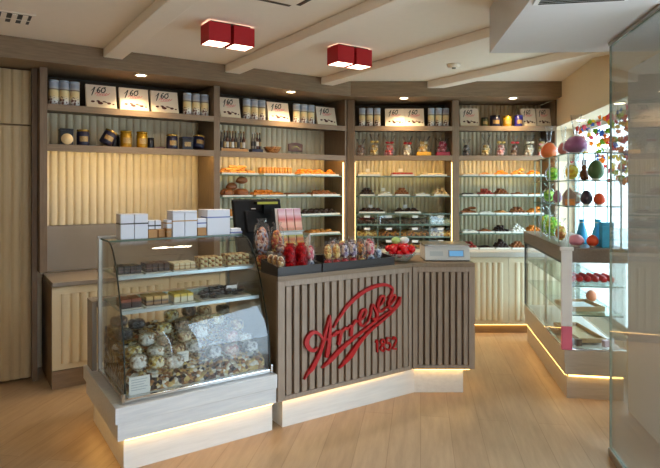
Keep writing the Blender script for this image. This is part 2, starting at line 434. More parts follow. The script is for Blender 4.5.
# base cabinets with worktops
def base(label, F, u0, u1, ztop, zplinth, kick, n=1, end=0):
    t = thing('base_cabinet', label, 'cabinet', F, u0, 0, 0, 'cream base cabinets')
    L = u1-u0
    MB().box(0, L, .03, .60, zplinth+.001, ztop-.002).build('body', OAKV, t)
    if kick: MB().box(.004, L-.004, .08, .58, 0, zplinth).build('plinth', OAK, t)
    else: MB().box(0, L, .0, .58, 0, zplinth).build('plinth', OAK, t)
    if kick: MB().box(.02, L-.02, .056, .076, zplinth-.010, zplinth-.001).build('led_strip', LEDK, t)
    w = L/n
    for i in range(n):
        d = MB()
        d.box(i*w+.002, (i+1)*w-.002, .014, .028, zplinth+.004, ztop-.005)
        k = MB().ribs(i*w+.06, (i+1)*w-.06, .0135, zplinth+.05, ztop-.06, .062, .012, .02)
        me = bpy.data.meshes.new('tmp'); k.bm.to_mesh(me); k.bm.free(); d.bm.from_mesh(me); bpy.data.meshes.remove(me)
        d.build('door', CREAM, t)
    return t
base('cream ribbed base cabinet with oak plinth at the left end beside the cake case', FAB, .032, 1.399, .783, .135, False, 3)
base('cream ribbed base cabinet behind the counter, under the croissant trays', FAB, 1.4, 2.78, .783, .135, False, 3)
base('cream ribbed base cabinet behind the counter, under the sweet bins', FCD, .31, 1.34, .815, .10, True, 2)
base('cream ribbed base cabinet lit from below at right of the counter', FCD, 1.341, 2.42, .815, .10, True, 2)
props(put(MB().box(.034, 2.78, -.005, .59, .784, .818, .003).build('worktop', STONE), FAB, 0, 0, 0), 'taupe worktop running under the two left shelf bays', 'worktop')
props(put(MB().box(0, 2.155, -.01, .60, .816, .868, .003).build('worktop', WTOP), FCD, .265, 0, 0), 'pale worktop running under the two back shelf bays', 'worktop')
# cornice downlights
for i, (F, px, lab) in enumerate(((FAB, 141, 'above the leftmost red script boxes'), (FAB, 291, 'above the second shelf bay'), (FCD, 404, 'above the third shelf bay'), (FCD, 513, 'above the right-hand shelf bay'))):
    v = .1; u = F.u_at(px, v)
    t = thing('downlight', 'small round recessed downlight in oak cornice '+lab, 'downlight', F, u, v, 2.499, 'cornice downlights')
    MB().lathe([(.052, -.004), (.052, 0), (.040, 0), (.040, -.004), (.052, -.004)], 20, cap=False).build('ring', WHITE, t)
    MB().lathe([(.039, -.003), (.039, -.001)], 20).build('lens', DOWN, t)
    ld = bpy.data.lights.new('downlight_beam', 'SPOT'); ld.energy = 40; ld.color = (1, .74, .42); ld.spot_size = math.radians(120); ld.spot_blend = .9; ld.shadow_soft_size = .04
    lo = bpy.data.objects.new('downlight_beam', ld); C.objects.link(lo); x, y = F.w(u, v); lo.location = (x, y, 2.485)

# ------------------------------------------------------------------ ceiling fittings
for k, (px, py, zb) in enumerate(((209, 40, 2.52), (338, 61.5, 2.515))):
    Y = (EYE-zb)*FPX/(HY-py)*-1; Y = abs(Y); X = (px-HX)/FPX*Y
    F = Frame(X, Y, 34.1)
    t = thing('ceiling_light', ('nearer' if k == 0 else 'farther')+' pair of red cube ceiling lamps with white glowing undersides, '+('above the cake case' if k == 0 else 'above the till'), 'lamp', F, 0, 0, zb)
    MB().box(.02, .31, .02, .13, ZC-zb-.012, ZC-zb-.001).build('mounting_plate', BLACKM, t)
    for i in (0, 1):
        a = i*.178
        sh = MB()
        for q in ((a, a+.155, 0, .004), (a, a+.155, .146, .15), (a, a+.004, .0041, .1459), (a+.151, a+.155, .0041, .1459)): sh.box(q[0], q[1], q[2], q[3], 0, ZC-zb-.013)
        s_ = sh.build('lamp_shade', REDSH, t)
        MB().box(a+.005, a+.150, .005, .145, .002, .006).build('diffuser', DIFF, s_)
        ld = bpy.data.lights.new('cube_lamp', 'AREA'); ld.energy = 4; ld.color = (1, .86, .68); ld.shape = 'SQUARE'; ld.size = .14
        lo = bpy.data.objects.new('cube_lamp', ld); C.objects.link(lo); x, y = F.w(a+.077, .075); lo.location = (x, y, zb-.004)
# air vent top left
F = Frame(-2.1, 3.60, 34.1)
t = thing('ceiling_vent', 'white slatted square air vent in ceiling at upper left', 'vent', F, 0, 0, ZC-.001)
MB().box(-.24, .15, -.14, .12, -.006, 0).build('frame', CEIL, t)
MB().box(-.22, .13, -.12, .10, -.0075, -.0062).build('backing', BLACKM, t)
for i in range(6): MB().box(-.22+i*.06, -.19+i*.06, -.12, .10, -.012, -.008).build('slat', CEIL, t)
MB().box(-.22, .13, -.018, -.002, -.0135, -.0121).build('bar', CEIL, t)
# air conditioner
F = Frame(-.2, 3.43, 34.1)
t = thing('air_conditioner', 'white ceiling cassette air conditioner with slotted edge between two beams', 'air conditioner', F, 0, 0, ZC-.001)
MB().box(-.62, 0, -.62, 0, -.012, 0, .004).build('panel', CEIL, t)
MB().box(-.56, -.08, -.06, -.03, -.0135, -.0125).build('slot', BLACKM, t)
MB().box(-.06, -.03, -.56, -.08, -.0135, -.0125).build('slot', BLACKM, t)
F = Frame(1.12, 5.0, 34.1)
t = thing('smoke_detector', 'small round white smoke detector on ceiling between beams', 'smoke detector', F, 0, 0, ZC-.001)
MB().lathe([(.06, 0), (.06, -.015), (.045, -.03), (0.0, -.03)], 20).build('housing', CEIL, t, True)
MB().lathe([(.018, -.0305), (.016, -.04), (0, -.04)], 12).build('sensor', plain('grey_plastic', (120, 116, 110), .5), t)

# ------------------------------------------------------------------ service counter
ct = thing('service_counter', 'oak slatted sales counter with red script sign, white lit plinth and angled right end', 'counter', FC, 0, 0, 0)
K = (1.135, 0.0)
def c2(x, y): return FC.inv(x, y)
EX = 1.075
def outline(o, e=0.0):
    """counter plan moved in by o from the customer sides, back unchanged"""
    k = math.tan(FC.a/2)
    p0 = (o*1.0+e, o); kk = FC.inv(.614 + o*k, 4.106+o)
    e1 = c2(EX-o, 4.106+o); e2 = c2(EX-o, 4.606)
    return [p0, kk, e1, e2, c2(.461, 4.606), (.5, .5), (.5, .88), (o+e, .88)]
MB().prism(outline(.0), .955, .985).build('countertop', OAK, ct)
MB().prism(outline(.028), .195, .9545).build('carcass', OAK, ct)
MB().prism(outline(.07), 0, .194).build('plinth', KICKW, ct)
def slat_front(F, L, z0, z1, per, gap_left=.05, gap_right=.03):
    m = MB()
    m.box(.0, gap_left, 0, .027, z0, z1, .002); m.box(L-gap_right, L, 0, .027, z0, z1, .002)
    m.box(gap_left, L-gap_right, 0, .027, z1-.035, z1, .002); m.box(gap_left, L-gap_right, 0, .027, z0, z0+.03, .002)
    n = round((L-gap_left-gap_right)/per); p = (L-gap_left-gap_right)/n
    for i in range(n): m.box(gap_left+(i+.18)*p, gap_left+(i+.86)*p, .002, .024, z0+.031, z1-.036, .003)
    return m
slat_front(FC, 1.127, .196, .954, .057).build('slatted_front', SLAT, ct)
MB().box(.05, 1.09, .0245, .0278, .2, .95).build('groove_backing', GROOVE, ct)
o = slat_front(FC2, EX-.614, .196, .954, .047, .035, .045).build('slatted_front', SLAT, ct)
du, dv = FC.inv(.614+.001, 4.106); o.location = (du, dv, 0); o.rotation_euler = (0, 0, -FC.a)
o = MB().box(.03, EX-.614-.04, .0245, .0278, .2, .95).build('groove_backing', GROOVE, ct); o.location = (du, dv, 0); o.rotation_euler = (0, 0, -FC.a)
MB().box(.05, 1.10, .040, .055, .180, .193).build('led_strip', LEDK, ct)
o = MB().box(.02, EX-.614-.03, .040, .055, .180, .193).build('led_strip', LEDK, ct); o.location = (du, dv, 0); o.rotation_euler = (0, 0, -FC.a)
o = MB().box(EX-.614-.055, EX-.614-.040, .06, .46, .180, .193).build('led_strip', LEDK, ct); o.location = (du, dv, 0); o.rotation_euler = (0, 0, -FC.a)
# sign, strokes measured on the slatted front
def sg_pt(px, py):
    u = FC.u_at(px, 0); return (u, FC.z_at(u, 0, py))
PXM = 3.55/FPX
def stroke(m, pts, wid, y0=-.022, y1=-.001):
    m.ribbon([sg_pt(*p) for p in pts], [w*PXM for w in wid], y0, y1)
sm = MB()
stroke(sm, [(303, 379), (306.5, 373), (311, 367.5), (316.5, 357), (320.7, 346), (325, 329), (328.6, 314.6)], [.6, 2.6, 4.6, 4.4, 3.6, 2.6, 1.0])
sign = sm.build('sign_letter', RED, ct); sign['label'] = 'red script sign lettering'
sm = MB(); stroke(sm, [(328.6, 314.6), (328.8, 325), (328, 338), (326.6, 350), (325.2, 357)], [1.0, 3.0, 4.4, 4.6, 3.2], -.0225); 
stroke(sm, [(336, 330.5), (330, 336), (323, 339.5), (319, 334.5), (313, 331.5), (307.5, 336), (305.3, 342.5), (308.4, 348.4), (313.5, 349.8), (316.2, 346.5)], [1.6, 2, 1.8, 2.4, 3.6, 4.6, 5, 4.4, 3, 1.2], -.0215)
sm.build('sign_letter', RED, ct)
sm = MB(); stroke(sm, [(332.5, 336), (336.5, 332.2), (339.5, 331), (338.8, 337), (337.4, 344.5)], [1.4, 2, 4, 3.8, 3.4]); stroke(sm, [(338.6, 336), (341.5, 330.5), (344.5, 327.5), (346.2, 329)], [1.4, 2.2, 3, 2], -.0215); sm.build('sign_letter', RED, ct)
sm = MB(); stroke(sm, [(345.6, 329.5), (348.2, 326.3), (350, 326), (350, 331), (349.6, 336)], [1.4, 2.2, 3.6, 3.6, 3]); stroke(sm, [(350, 329), (352, 324), (354.5, 320.5), (356.4, 321.5)], [1.4, 2.2, 3, 2], -.0215); sm.build('sign_letter', RED, ct)
def sc_e(dx, dy, k=1.0):
    m = MB(); base_ = [(357, 321.5), (361.5, 317.5), (364.6, 312), (363.6, 308.8), (360.4, 311), (358.2, 317), (358.6, 323), (361.5, 325.3), (366.5, 321)]
    stroke(m, [(358+(x-358)*k+dx, 322+(y-322)*k+dy) for x, y in base_], [1.6, 1.8, 2.2, 2.2, 2.8, 3.4, 3.2, 2.4, 1.4]); return m
sc_e(0, 0).build('sign_letter', RED, ct)
sm = MB(); stroke(sm, [(366.5, 321), (369, 314), (371, 304.5), (373.5, 308), (376, 314), (374.5, 318.5), (370.6, 318.2)], [1.4, 1.8, 2.4, 3, 3.2, 2.8, 1.8]); sm.build('sign_letter', RED, ct)
sc_e(18.5, -14, .95).build('sign_letter', RED, ct)
sm = MB(); stroke(sm, [(384.5, 307.5), (389.5, 303.5), (394, 297.5), (393, 294.5), (389.5, 297), (387, 303), (388.5, 308), (393, 307), (397.5, 300.5), (399, 296.5), (398.3, 303)], [1.4, 1.8, 2.2, 2, 2.8, 3.2, 2.8, 2.2, 2, 1.6, 2.4]); sm.build('sign_letter', RED, ct)
sm = MB(); stroke(sm, [(332, 327.5), (338.3, 316.7), (348.3, 303.3), (361.7, 291.9), (375, 285.6), (385, 284.6), (391, 288.3), (390, 293.8), (386.7, 297.5)], [.8, 2.6, 3.6, 4, 3.8, 3.2, 2.6, 2.2, 1]); sm.build('sign_swash', RED, ct)
sm = MB(); stroke(sm, [(398.3, 303), (391.7, 310.5), (380.5, 320.6), (368, 331), (357, 343.5), (350, 354), (344, 361), (337.5, 368)], [2.4, 2.6, 2.6, 3.2, 4.6, 6.2, 4.4, .8]); sm.build('sign_swash', RED, ct)
sm = MB(); stroke(sm, [(390, 309.5), (377, 318.5), (361.7, 330.5), (348, 341.5), (338, 350.5), (329, 360), (320.5, 367.5)], [1, 2, 2.8, 3.8, 5, 4.6, .8], -.021); sm.build('sign_swash', RED, ct)
DIG = {'1': [[(.15, .78), (.5, 1), (.5, 0)]],
       '8': [[(.5, .54), (.12, .76), (.5, 1), (.88, .76), (.5, .54), (.08, .26), (.5, 0), (.92, .26), (.5, .54)]],
       '5': [[(.9, 1), (.2, 1), (.16, .56), (.55, .64), (.9, .34), (.55, 0), (.1, .1)]],
       '2': [[(.1, .76), (.45, 1), (.88, .74), (.55, .38), (.08, .02)], [(.06, .03), (.95, .03)]],
       '6': [[(.85, .9), (.5, 1), (.14, .5), (.3, .04), (.78, .08), (.84, .42), (.5, .56), (.2, .36)]],
       '0': [[(.5, 1), (.12, .7), (.12, .3), (.5, 0), (.88, .3), (.88, .7), (.5, 1)]]}
for ch, px0, px1, yt, yb in (('1', 374.2, 378.4, 340, 352), ('8', 379.2, 384.4, 338.8, 350.9), ('5', 385.2, 390, 337.8, 349.8), ('2', 391, 396, 336.6, 348.8)):
    m = MB()
    for st in DIG[ch]:
        m.ribbon([sg_pt(px0+(px1-px0)*x, yb+(yt-yb)*z) for x, z in st], 1.7*PXM, -.016, -.001, 4)
    m.build('sign_digit', RED, ct)

# ------------------------------------------------------------------ cake display case
UL, UR = -.977, -.004
dc = thing('display_case', 'curved glass cake display case on white plinth, left of the oak counter', 'display case', FC, UL, 0, 0)
LC = UR-UL
MB().box(0, LC, 0, .88, .288, .375, .004).build('base_slab', WHITEWOOD, dc)
MB().box(.015, LC, .015, .87, .191, .2875, .003).build('base_slab', WHITEWOOD, dc)
MB().box(.06, LC, .07, .86, 0, .190).build('plinth', KICKW, dc)
MB().box(.06, LC-.01, .040, .055, .176, .189).build('led_strip', LEDK, dc)
MB().box(.035, .050, .06, .84, .176, .189).build('led_strip', LEDK, dc)
PROF = [(.055, .40), (.062, .52), (.078, .65), (.110, .76), (.155, .88), (.200, .98), (.250, 1.07), (.315, 1.155), (.380, 1.203), (.450, 1.220)]
GL0, GL1 = .064, LC-.028
def smoothprof(P, sub=4):
    out = []
    for i in range(len(P)-1):
        p0, p1, p2, p3 = P[max(i-1, 0)], P[i], P[i+1], P[min(i+2, len(P)-1)]
        for k in range(sub):
            t = k/sub
            out.append(tuple(.5*((2*p1[j])+(-p0[j]+p2[j])*t+(2*p0[j]-5*p1[j]+4*p2[j]-p3[j])*t*t+(-p0[j]+3*p1[j]-3*p2[j]+p3[j])*t**3) for j in (0, 1)))
    return out+[P[-1]]
SPF = smoothprof(PROF)
m = MB()
inner = [(y+.006, z-.002) for y, z in SPF]
for i in range(len(SPF)-1):
    for P, flip in ((SPF, 0), (inner, 1)):
        vs = [m.bm.verts.new(q) for q in ((GL0, *P[i]), (GL1, *P[i]), (GL1, *P[i+1]), (GL0, *P[i+1]))]
        m.bm.faces.new(vs[::-1] if flip else vs)
bmesh.ops.remove_doubles(m.bm, verts=m.bm.verts[:], dist=1e-5)
m.build('front_glass', CASEG, dc, True)
for x in (GL0-.004, GL1-.002):
    m = MB()
    m.tube([(x+.003, y-.001, z) for y, z in SPF], .0042, 6); m.build('glass_edge', EDGED, dc)
for x in (GL0+.002, GL1-.010):
    m = MB().prism([(.065, .402)]+[(y+.010, z-.006) for y, z in SPF]+[(.665, 1.214), (.665, .402)], x, x+.006, 'x'); m.build('side_glass', CASEG, dc)
MB().slab(GL0, GL1, .4505, .68, 1.216, 1.226).build('top_glass', [CASEG, EDGE], dc)
for x in (GL0-.012, GL1-.02):
    MB().box(x, x+.022, .672, .70, .376, 1.226, .003).build('rear_post', STEEL, dc)
MB().box(GL0-.012, GL1+.004, .682, .70, 1.2265, 1.2365).build('rear_rail', STEEL, dc)
MB().box(GL0-.01, GL1+.01, .046, .068, .376, .40, .003).build('front_rail', CHROME, dc)
MB().box(GL0-.01, GL0+.012, .069, .67, .376, .40, .003).build('side_rail', CHROME, dc)
MB().box(GL1-.012, GL1+.01, .069, .67, .376, .40, .003).build('side_rail', CHROME, dc)
for x in (GL0-.02, GL1+.002): MB().box(x, x+.016, .036, .058, .376, .43, .003).build('corner_clip', CHROME, dc)
MB().box(GL0+.014, GL1-.014, .07, .66, .376, .40).build('deck', WHITEWOOD, dc)
MB().box(.02, .05, .71, .86, .376, .82, .003).build('rear_side_panel', STONE, dc)
MB().box(.0505, LC-.03, .705, .865, .78, .82, .003).build('rear_work_shelf', STONE, dc)
S1Z, S2Z = 1.03, .845
for z, v0 in ((S1Z, .265), (S2Z, .185)):
    MB().slab(GL0+.012, GL1-.014, v0, .64, z-.010, z).build('glass_shelf', [SHELFG, EDGEL], dc)
    MB().box(GL0+.012, GL1-.014, v0-.012, v0-.001, z-.016, z+.004).build('shelf_rail', plain('aluminium', (176, 186, 190), .3, .6), dc)
    MB().box(GL0+.012, GL1-.014, .641, .655, z-.02, z+.002).build('shelf_rail', STEEL, dc)

# cakes on white boards
def layered(name, stops, h): return bands(name, stops, h, .5)
CK = {
 'choc': layered('chocolate_layer_cake', [(0, (58, 34, 26)), (.3, (44, 26, 22)), (.34, (120, 84, 62)), (.42, (48, 28, 22)), (.7, (40, 24, 20)), (.74, (110, 76, 58)), (.82, (34, 20, 18)), (1, (30, 18, 16))], .045),
 'choc2': layered('mocha_layer_cake', [(0, (70, 40, 28)), (.4, (52, 30, 24)), (.45, (140, 100, 70)), (.55, (60, 34, 26)), (1, (72, 40, 28))], .05),
 'cream': layered('vanilla_cream_cake', [(0, (200, 160, 110)), (.4, (230, 210, 170)), (.6, (190, 150, 100)), (.7, (238, 222, 186)), (1, (240, 226, 190))], .04),
 'brown': layered('caramel_top_cake', [(0, (50, 30, 24)), (.6, (62, 34, 26)), (.75, (150, 78, 46)), (1, (150, 80, 48))], .05),
 'gold': layered('almond_layer_cake', [(0, (60, 36, 26)), (.3, (180, 130, 80)), (.5, (70, 42, 30)), (.75, (214, 176, 110)), (1, (224, 186, 116))], .05),
 'yellow': layered('lemon_glaze_cake', [(0, (220, 208, 176)), (.55, (232, 220, 190)), (.75, (230, 200, 60)), (1, (236, 206, 62))], .05),
 'nougat': mottled('almond_nougat', [(226, 200, 140), (170, 104, 48), (236, 216, 170), (148, 84, 36)], 60, .4),
}
WORDS = {'choc': 'dark chocolate layer cake', 'choc2': 'pale filled chocolate cake', 'cream': 'pale cream cake', 'brown': 'brown caramel topped cake', 'gold': 'almond topped layer cake', 'yellow': 'yellow glazed cake', 'nougat': 'golden almond nougat', }
def case_u(px, v, z): return FC.u_at(px, v)
POSN = {118: 'leftmost', 146: 'second', 174: 'third', 201: 'fourth', 228: 'rightmost', 121: 'leftmost'}
POSN[146] = 'second'
def cake_board(kind, px0, px1, v, z, h, nx, ny, shelf, tiers=1, depth=.13):
    u0, u1 = FC.u_at(px0, v), FC.u_at(px1, v)
    t = props(put(MB().box(0, u1-u0+.012, 0, depth+.03, 0, .008, .003).build('cake_board', PORC), FC, u0-.006, v-.015, z+.0005), 'white board under the %s pieces, %s on %s shelf of cake case' % (WORDS[kind], POSN[px0], shelf), 'cake board')
    w, d = (u1-u0)/nx, depth/ny
    for k in range(tiers):
        for i in range(nx):
            for j in range(ny):
                def mk(): return MB().box(-w/2+.002, w/2-.002, -d/2+.002, d/2-.002, 0, h, .003).build('cake_slice', CK[kind])
                inst(('cake', kind, shelf), mk, 'piece of %s on the %s shelf of cake case' % (WORDS[kind], shelf), 'cake', FC, u0+(i+.5)*w, v+(j+.5)*d, z+.0095+k*(h+.001), WORDS[kind]+' pieces')
V1, V2 = .292, .212
cake_board('choc', 118, 142, V1, S1Z, .045, 4, 2, 'upper')
cake_board('choc2', 146, 170, V1, S1Z, .05, 4, 2, 'upper')
cake_board('cream', 174, 196, V1, S1Z, .04, 4, 2, 'upper')
cake_board('nougat', 201, 223, V1, S1Z, .03, 3, 2, 'upper', 2)
cake_board('nougat', 228, 250, V1, S1Z, .036, 3, 2, 'upper', 2)
cake_board('brown', 121, 142, V2, S2Z, .052, 2, 2, 'lower')
cake_board('gold', 146, 169, V2, S2Z, .052, 3, 2, 'lower')
cake_board('yellow', 174, 194, V2, S2Z, .05, 3, 2, 'lower')
u0, u1 = FC.u_at(200, V2), FC.u_at(250, V2)
DCH = plain('dark_chocolate', (46, 27, 21), .35, var=.2, scale=60)
props(put(MB().box(0, u1-u0, 0, .2, 0, .008, .003).build('cake_board', PORC), FC, u0+.004, V2-.014, S2Z+.0005), 'white board under the heap of dark chocolate bark, lower shelf', 'cake board')
rnd = random.Random(3)
for i in range(46):
    lay = i//16
    def mk(): return MB().ball((0, 0, .011), (.024, .017, .011), 8, 6, .18, 4).build('chocolate_piece', DCH, None, True)
    inst('bark', mk, 'lump of dark chocolate bark heaped on lower shelf of cake case', 'chocolate', FC, u0+.03+(u1-u0-.06)*((i % 16)/15 if lay < 2 else rnd.random()*.8+.1), V2+.005+.13*rnd.random(), S2Z+.0095+lay*.016, 'dark chocolate bark pieces', rnd.uniform(0, 3))
t = thing('price_card', 'small white price tag on stick above dark chocolate bark, lower shelf', 'price tag', FC, FC.u_at(233, .2), .22, S2Z+.0445)
MB().box(-.035, .035, 0, .002, .012, .034).build('card', PRICE, t)
MB().tube([(.03, .003, 0), (.045, .003, .05)], .002, 6).build('stick', STEEL, t)

# bags of sweets and nuts on the case floor
NUTS = [
 mottled('roasted_nut_mix', [(176, 124, 76), (216, 178, 124), (120, 74, 46), (240, 214, 168)], 62),
 mottled('dark_bonbon_mix', [(40, 34, 36), (70, 60, 64), (30, 24, 26), (120, 112, 116)], 50),
 mottled('gold_candy_mix', [(214, 180, 84), (240, 222, 150), (130, 96, 50), (250, 244, 216)], 60),
 mottled('white_sugared_almonds', [(240, 236, 226), (214, 204, 190), (170, 140, 110), (248, 246, 240)], 62),
 mottled('silver_wrapped_sweets', [(150, 150, 156), (196, 196, 202), (90, 92, 100), (226, 226, 232)], 52),
 mottled('cocoa_almonds', [(84, 54, 40), (110, 76, 56), (60, 38, 30), (150, 116, 90)], 46),
 mottled('pink_cream_sweets', [(214, 180, 170), (190, 120, 116), (230, 214, 204), (170, 140, 130)], 50),
]
NW = ['roasted mixed nuts', 'dark foil bonbons', 'gold wrapped sweets', 'white sugared almonds', 'silver wrapped sweets', 'cocoa dusted almonds', 'pink and cream sweets']
def bagmesh(kind, seed):
    r = empty('sweet_bag')
    MB().ball((0, 0, .0395), (.0485, .0445, .036), 20, 14, .05, seed, None, .62).build('filling', NUTS[kind], r, True)
    MB().ball((0, 0, .0405), (.0505, .0460, .0385), 20, 12, .05, seed, None, .62).build('film', BAGF, r, True)
    MB().lathe([(.010, 0), (.007, .006), (.016, .018)], 10, (0, .0, .077), cap=False, wob=lambda a, z: .25*math.sin(5*a)).build('gathered_top', BAGF, r, True)
    return r
LOOSE = []
# heap of loose nuts and sweets sloping up inside the case, bags lying on it
HU0, HU1, HV0, HV1 = GL0+.018, GL1-.018, .088, .655
def heap_h(u, v):
    t_ = max(0.0, (v-HV0)/(HV1-HV0))
    return .438+.215*t_**.85+.012*math.sin(9*u+3*v)+.010*math.sin(23*u-11*v)+.007*math.sin(41*u+37*v)+.006*math.sin(90*u+20*v)*math.sin(83*v)
HEAPM = mottled('loose_nut_heap', [(236, 226, 204), (190, 140, 86), (110, 70, 46), (226, 196, 130), (60, 44, 40), (246, 240, 226), (160, 104, 60), (206, 170, 110)], 44, .35, 1.0)
hm = MB(); NX, NY = 70, 46
gr = [[hm.bm.verts.new((HU0+(HU1-HU0)*i/NX, HV0+(HV1-HV0)*j/NY, heap_h(HU0+(HU1-HU0)*i/NX, HV0+(HV1-HV0)*j/NY)+.007*((i*7+j*13) % 5)/5)) for j in range(NY+1)] for i in range(NX+1)]
bo_ = [[hm.bm.verts.new((HU0+(HU1-HU0)*i/NX, HV0+(HV1-HV0)*j/NY, .4012)) if i in (0, NX) or j in (0, NY) else None for j in range(NY+1)] for i in range(NX+1)]
for i in range(NX):
    for j in range(NY): hm.bm.faces.new((gr[i][j], gr[i+1][j], gr[i+1][j+1], gr[i][j+1]))
for i in range(NX):
    for j in (0, NY): hm.bm.faces.new((bo_[i][j], bo_[i+1][j], gr[i+1][j], gr[i][j]))
for j in range(NY):
    for i in (0, NX): hm.bm.faces.new((bo_[i][j], bo_[i][j+1], gr[i][j+1], gr[i][j]))
ho = put(hm.build('nuts_and_sweets', HEAPM, None, True), FC, UL, 0, 0)
props(ho, 'loose mixed nuts and sweets heaped over the floor of the cake case', 'sweets', None, 'stuff')
def rest(u, v, rx, ry): return max(heap_h(u+a*rx, v+b_*ry) for a in (-1, -.5, 0, .5, 1) for b_ in (-1, -.5, 0, .5, 1))+.0075
rows = [('front row', .138, [3, 2, 3, 6, 4, 6, 4]), ('second row', .235, [2, 3, 0, 4, 3, 6, 3]), ('third row', .345, [1, 3, 5, 0, 3, 4, 0]), ('fourth row', .455, [1, 0, 2, 5, 0, 2, 0]), ('back row', .575, [5, 1, 0, 2, 5, 0, 1])]
taken = []
for ri, (rn, v, ks) in enumerate(rows):
    for i, k in enumerate(ks):
        if (ri*7+i*3) % 5 == 4: continue
        u = HU0+.075+(HU1-HU0-.15)*i/6+(.016 if ri % 2 else -.016)*(0 if i in (0, 6) else 1)+rnd.uniform(-.006, .006); vv = v+rnd.uniform(-.008, .006)
        sc_b = rnd.uniform(.9, 1.08)
        taken.append((u, vv))
        inst(('bag', k), lambda: bagmesh(k, 5+k), 'bag of %s, %s in %s on the nut heap' % (NW[k], nth(i, 7), rn), 'bag of sweets', FC, UL+u, vv, rest(u, vv, .05, .045), 'bags of sweets in the cake case', rnd.uniform(-.05, .05), (sc_b*.98, .98, rnd.uniform(.75, 1.1)))
def wrapped(col, nm):
    e = empty('wrapped_sweet'); mt = plain(nm, col, .25, .2, var=.2, scale=80)
    MB().ball((0, 0, .010), (.017, .010, .010), 10, 7).build('sweet', mt, e, True)
    m = MB()
    for s_ in (-1, 1): m.prism([(s_*.016, -.002), (s_*.031, -.011), (s_*.029, 0), (s_*.031, .011), (s_*.016, .002)], .0085, .0115)
    m.build('twisted_ends', mt, e); return e
WC = [((220, 184, 84), 'gold'), ((240, 236, 228), 'white'), ((60, 44, 46), 'dark'), ((206, 130, 106), 'copper'), ((186, 188, 198), 'silver')]
tries = 0; count = 0
while count < 110 and tries < 6000:
    tries += 1
    u, vv = rnd.uniform(HU0+.035, HU1-.035), rnd.uniform(HV0+.03, HV1-.03)
    if any(abs(u-a) < .086 and abs(vv-b_) < .078 for a, b_ in taken if b_ < 9) or any(abs(u-a) < .045 and abs(vv-b_) < .030 for a, b_ in [q for q in LOOSE] if True): continue
    LOOSE.append((u, vv)); count += 1
    c_, nm = WC[rnd.choice([0, 1, 1, 2, 3, 4])]
    third = 'left' if u < .36 else ('middle' if u < .62 else 'right')
    inst(('ws', nm), lambda: wrapped(c_, 'foil_'+nm), '%s foil wrapped sweet loose on the nut heap, %s part of cake case' % (nm, third), 'sweet', FC, UL+u, vv, rest(u, vv, .03, .012), '%s foil sweets in the cake case, %s' % (nm, third), rnd.uniform(-.4, .4))
# price cards against the glass
for px0, px1, v, z0, z1, lab in ((129, 150, .078, .402, .50, 'large white printed card at front left corner inside the cake case'),):
    u0, u1 = FC.u_at(px0, v), FC.u_at(px1, v)
    t = thing('price_card', lab, 'price card', FC, u0, v, z0)
    MB().box(0, u1-u0, 0, .002, 0, z1-z0).build('card', PRICE, t)
    m = MB()
    for k in range(5): m.box(.012, u1-u0-.014-.01*(k % 3), -.0006, -.0001, z1-z0-.018-k*.014, z1-z0-.0155-k*.014)
    m.build('print', plain('grey_print', (150, 156, 170), .6), t)
for px, v, z, lab in ((183, .180, .503, 'white price card standing in nut bags at middle of case'),):
    t = thing('price_card', lab, 'price card', FC, FC.u_at(px, v), v, z)
    MB().box(-.035, .035, 0, .002, 0, .062).build('card', PRICE, t)
    m = MB()
    for k in range(3): m.box(-.026, .022-.006*k, -.0006, -.0001, .044-k*.014, .047-k*.014)
    m.build('print', MATS['grey_print'], t)

# ------------------------------------------------------------------ boxes on the cake case
RIBB = plain('black_ribbon', (40, 30, 34), .4); RIBT = plain('tan_ribbon', (190, 150, 104), .4); RIBU = plain('blue_ribbon', (90, 104, 170), .4)
BX = plain('glossy_white_box', (226, 228, 238), .4)
ZT = 1.2375-.011
def gift(px0, px1, v, h, d, ribbon, lab, z=ZT+.0005, vert=True, zr=.62, mat=None, name='gift_box'):
    u0, u1 = FC.u_at(px0, v), FC.u_at(px1, v); w = u1-u0
    t = thing(name, lab, 'box', FC, u0, v, z, 'boxes on top of the cake case')
    MB().box(0, w, 0, d, 0, h, .003).build('box_body', mat or BX, t)
    if ribbon:
        m = MB(); y = zr*h
        m.box(-.001, w+.001, -.0015, -.0004, y-.004, y+.004); m.box(-.0015, -.0004, -.001, d, y-.004, y+.004); m.box(w+.0004, w+.0015, -.001, d, y-.004, y+.004)
        if vert: m.box(w/2-.003, w/2+.003, -.0022, -.0016, .0, h)
        m.build('ribbon', ribbon, t)
    return t
gift(120.5, 134, .46, .155, .11, RIBB, 'tall white gift box with black ribbon, leftmost on case top', vert=False)
gift(134.6, 148, .46, .155, .11, RIBB, 'tall white gift box with black ribbon, beside the leftmost one', vert=False)
gift(148.6, 157.5, .47, .055, .08, None, 'brown card box under a small ribboned white box, left on case top', mat=TAN)
gift(148.8, 161, .47, .055, .075, RIBB, 'small white box with black ribbon cross lying on brown card box', z=ZT+.0565, vert=True, zr=.4)
gift(158.6, 165, .50, .048, .08, None, 'brown card box with bare top between the ribboned boxes', mat=TAN)
gift(167, 171.6, .47, .055, .08, RIBT, 'narrow brown card box with tan band left of tan-ribboned box', mat=TAN, vert=False)
gift(167, 171.8, .47, .055, .08, RIBT, 'narrow white box with tan band stacked on narrow brown box', z=ZT+.0565, vert=False)
gift(172.8, 184.5, .46, .155, .12, RIBT, 'white gift box with tan ribbon, left one of the middle pair', vert=False, zr=.66)
gift(185, 197, .46, .155, .12, RIBT, 'white gift box with tan ribbon, right one of the middle pair', vert=False, zr=.66)
gift(172.6, 197.2, .461, .012, .118, None, 'flat white lid lying across the middle pair of ribboned boxes', z=ZT+.1565)
gift(197.8, 206.5, .47, .052, .08, None, 'brown card box below a small white box, right of middle pair', mat=TAN)
gift(197.8, 206.5, .47, .06, .08, RIBU, 'small white box with blue band stacked on brown card box', z=ZT+.0535, vert=False, zr=.5)
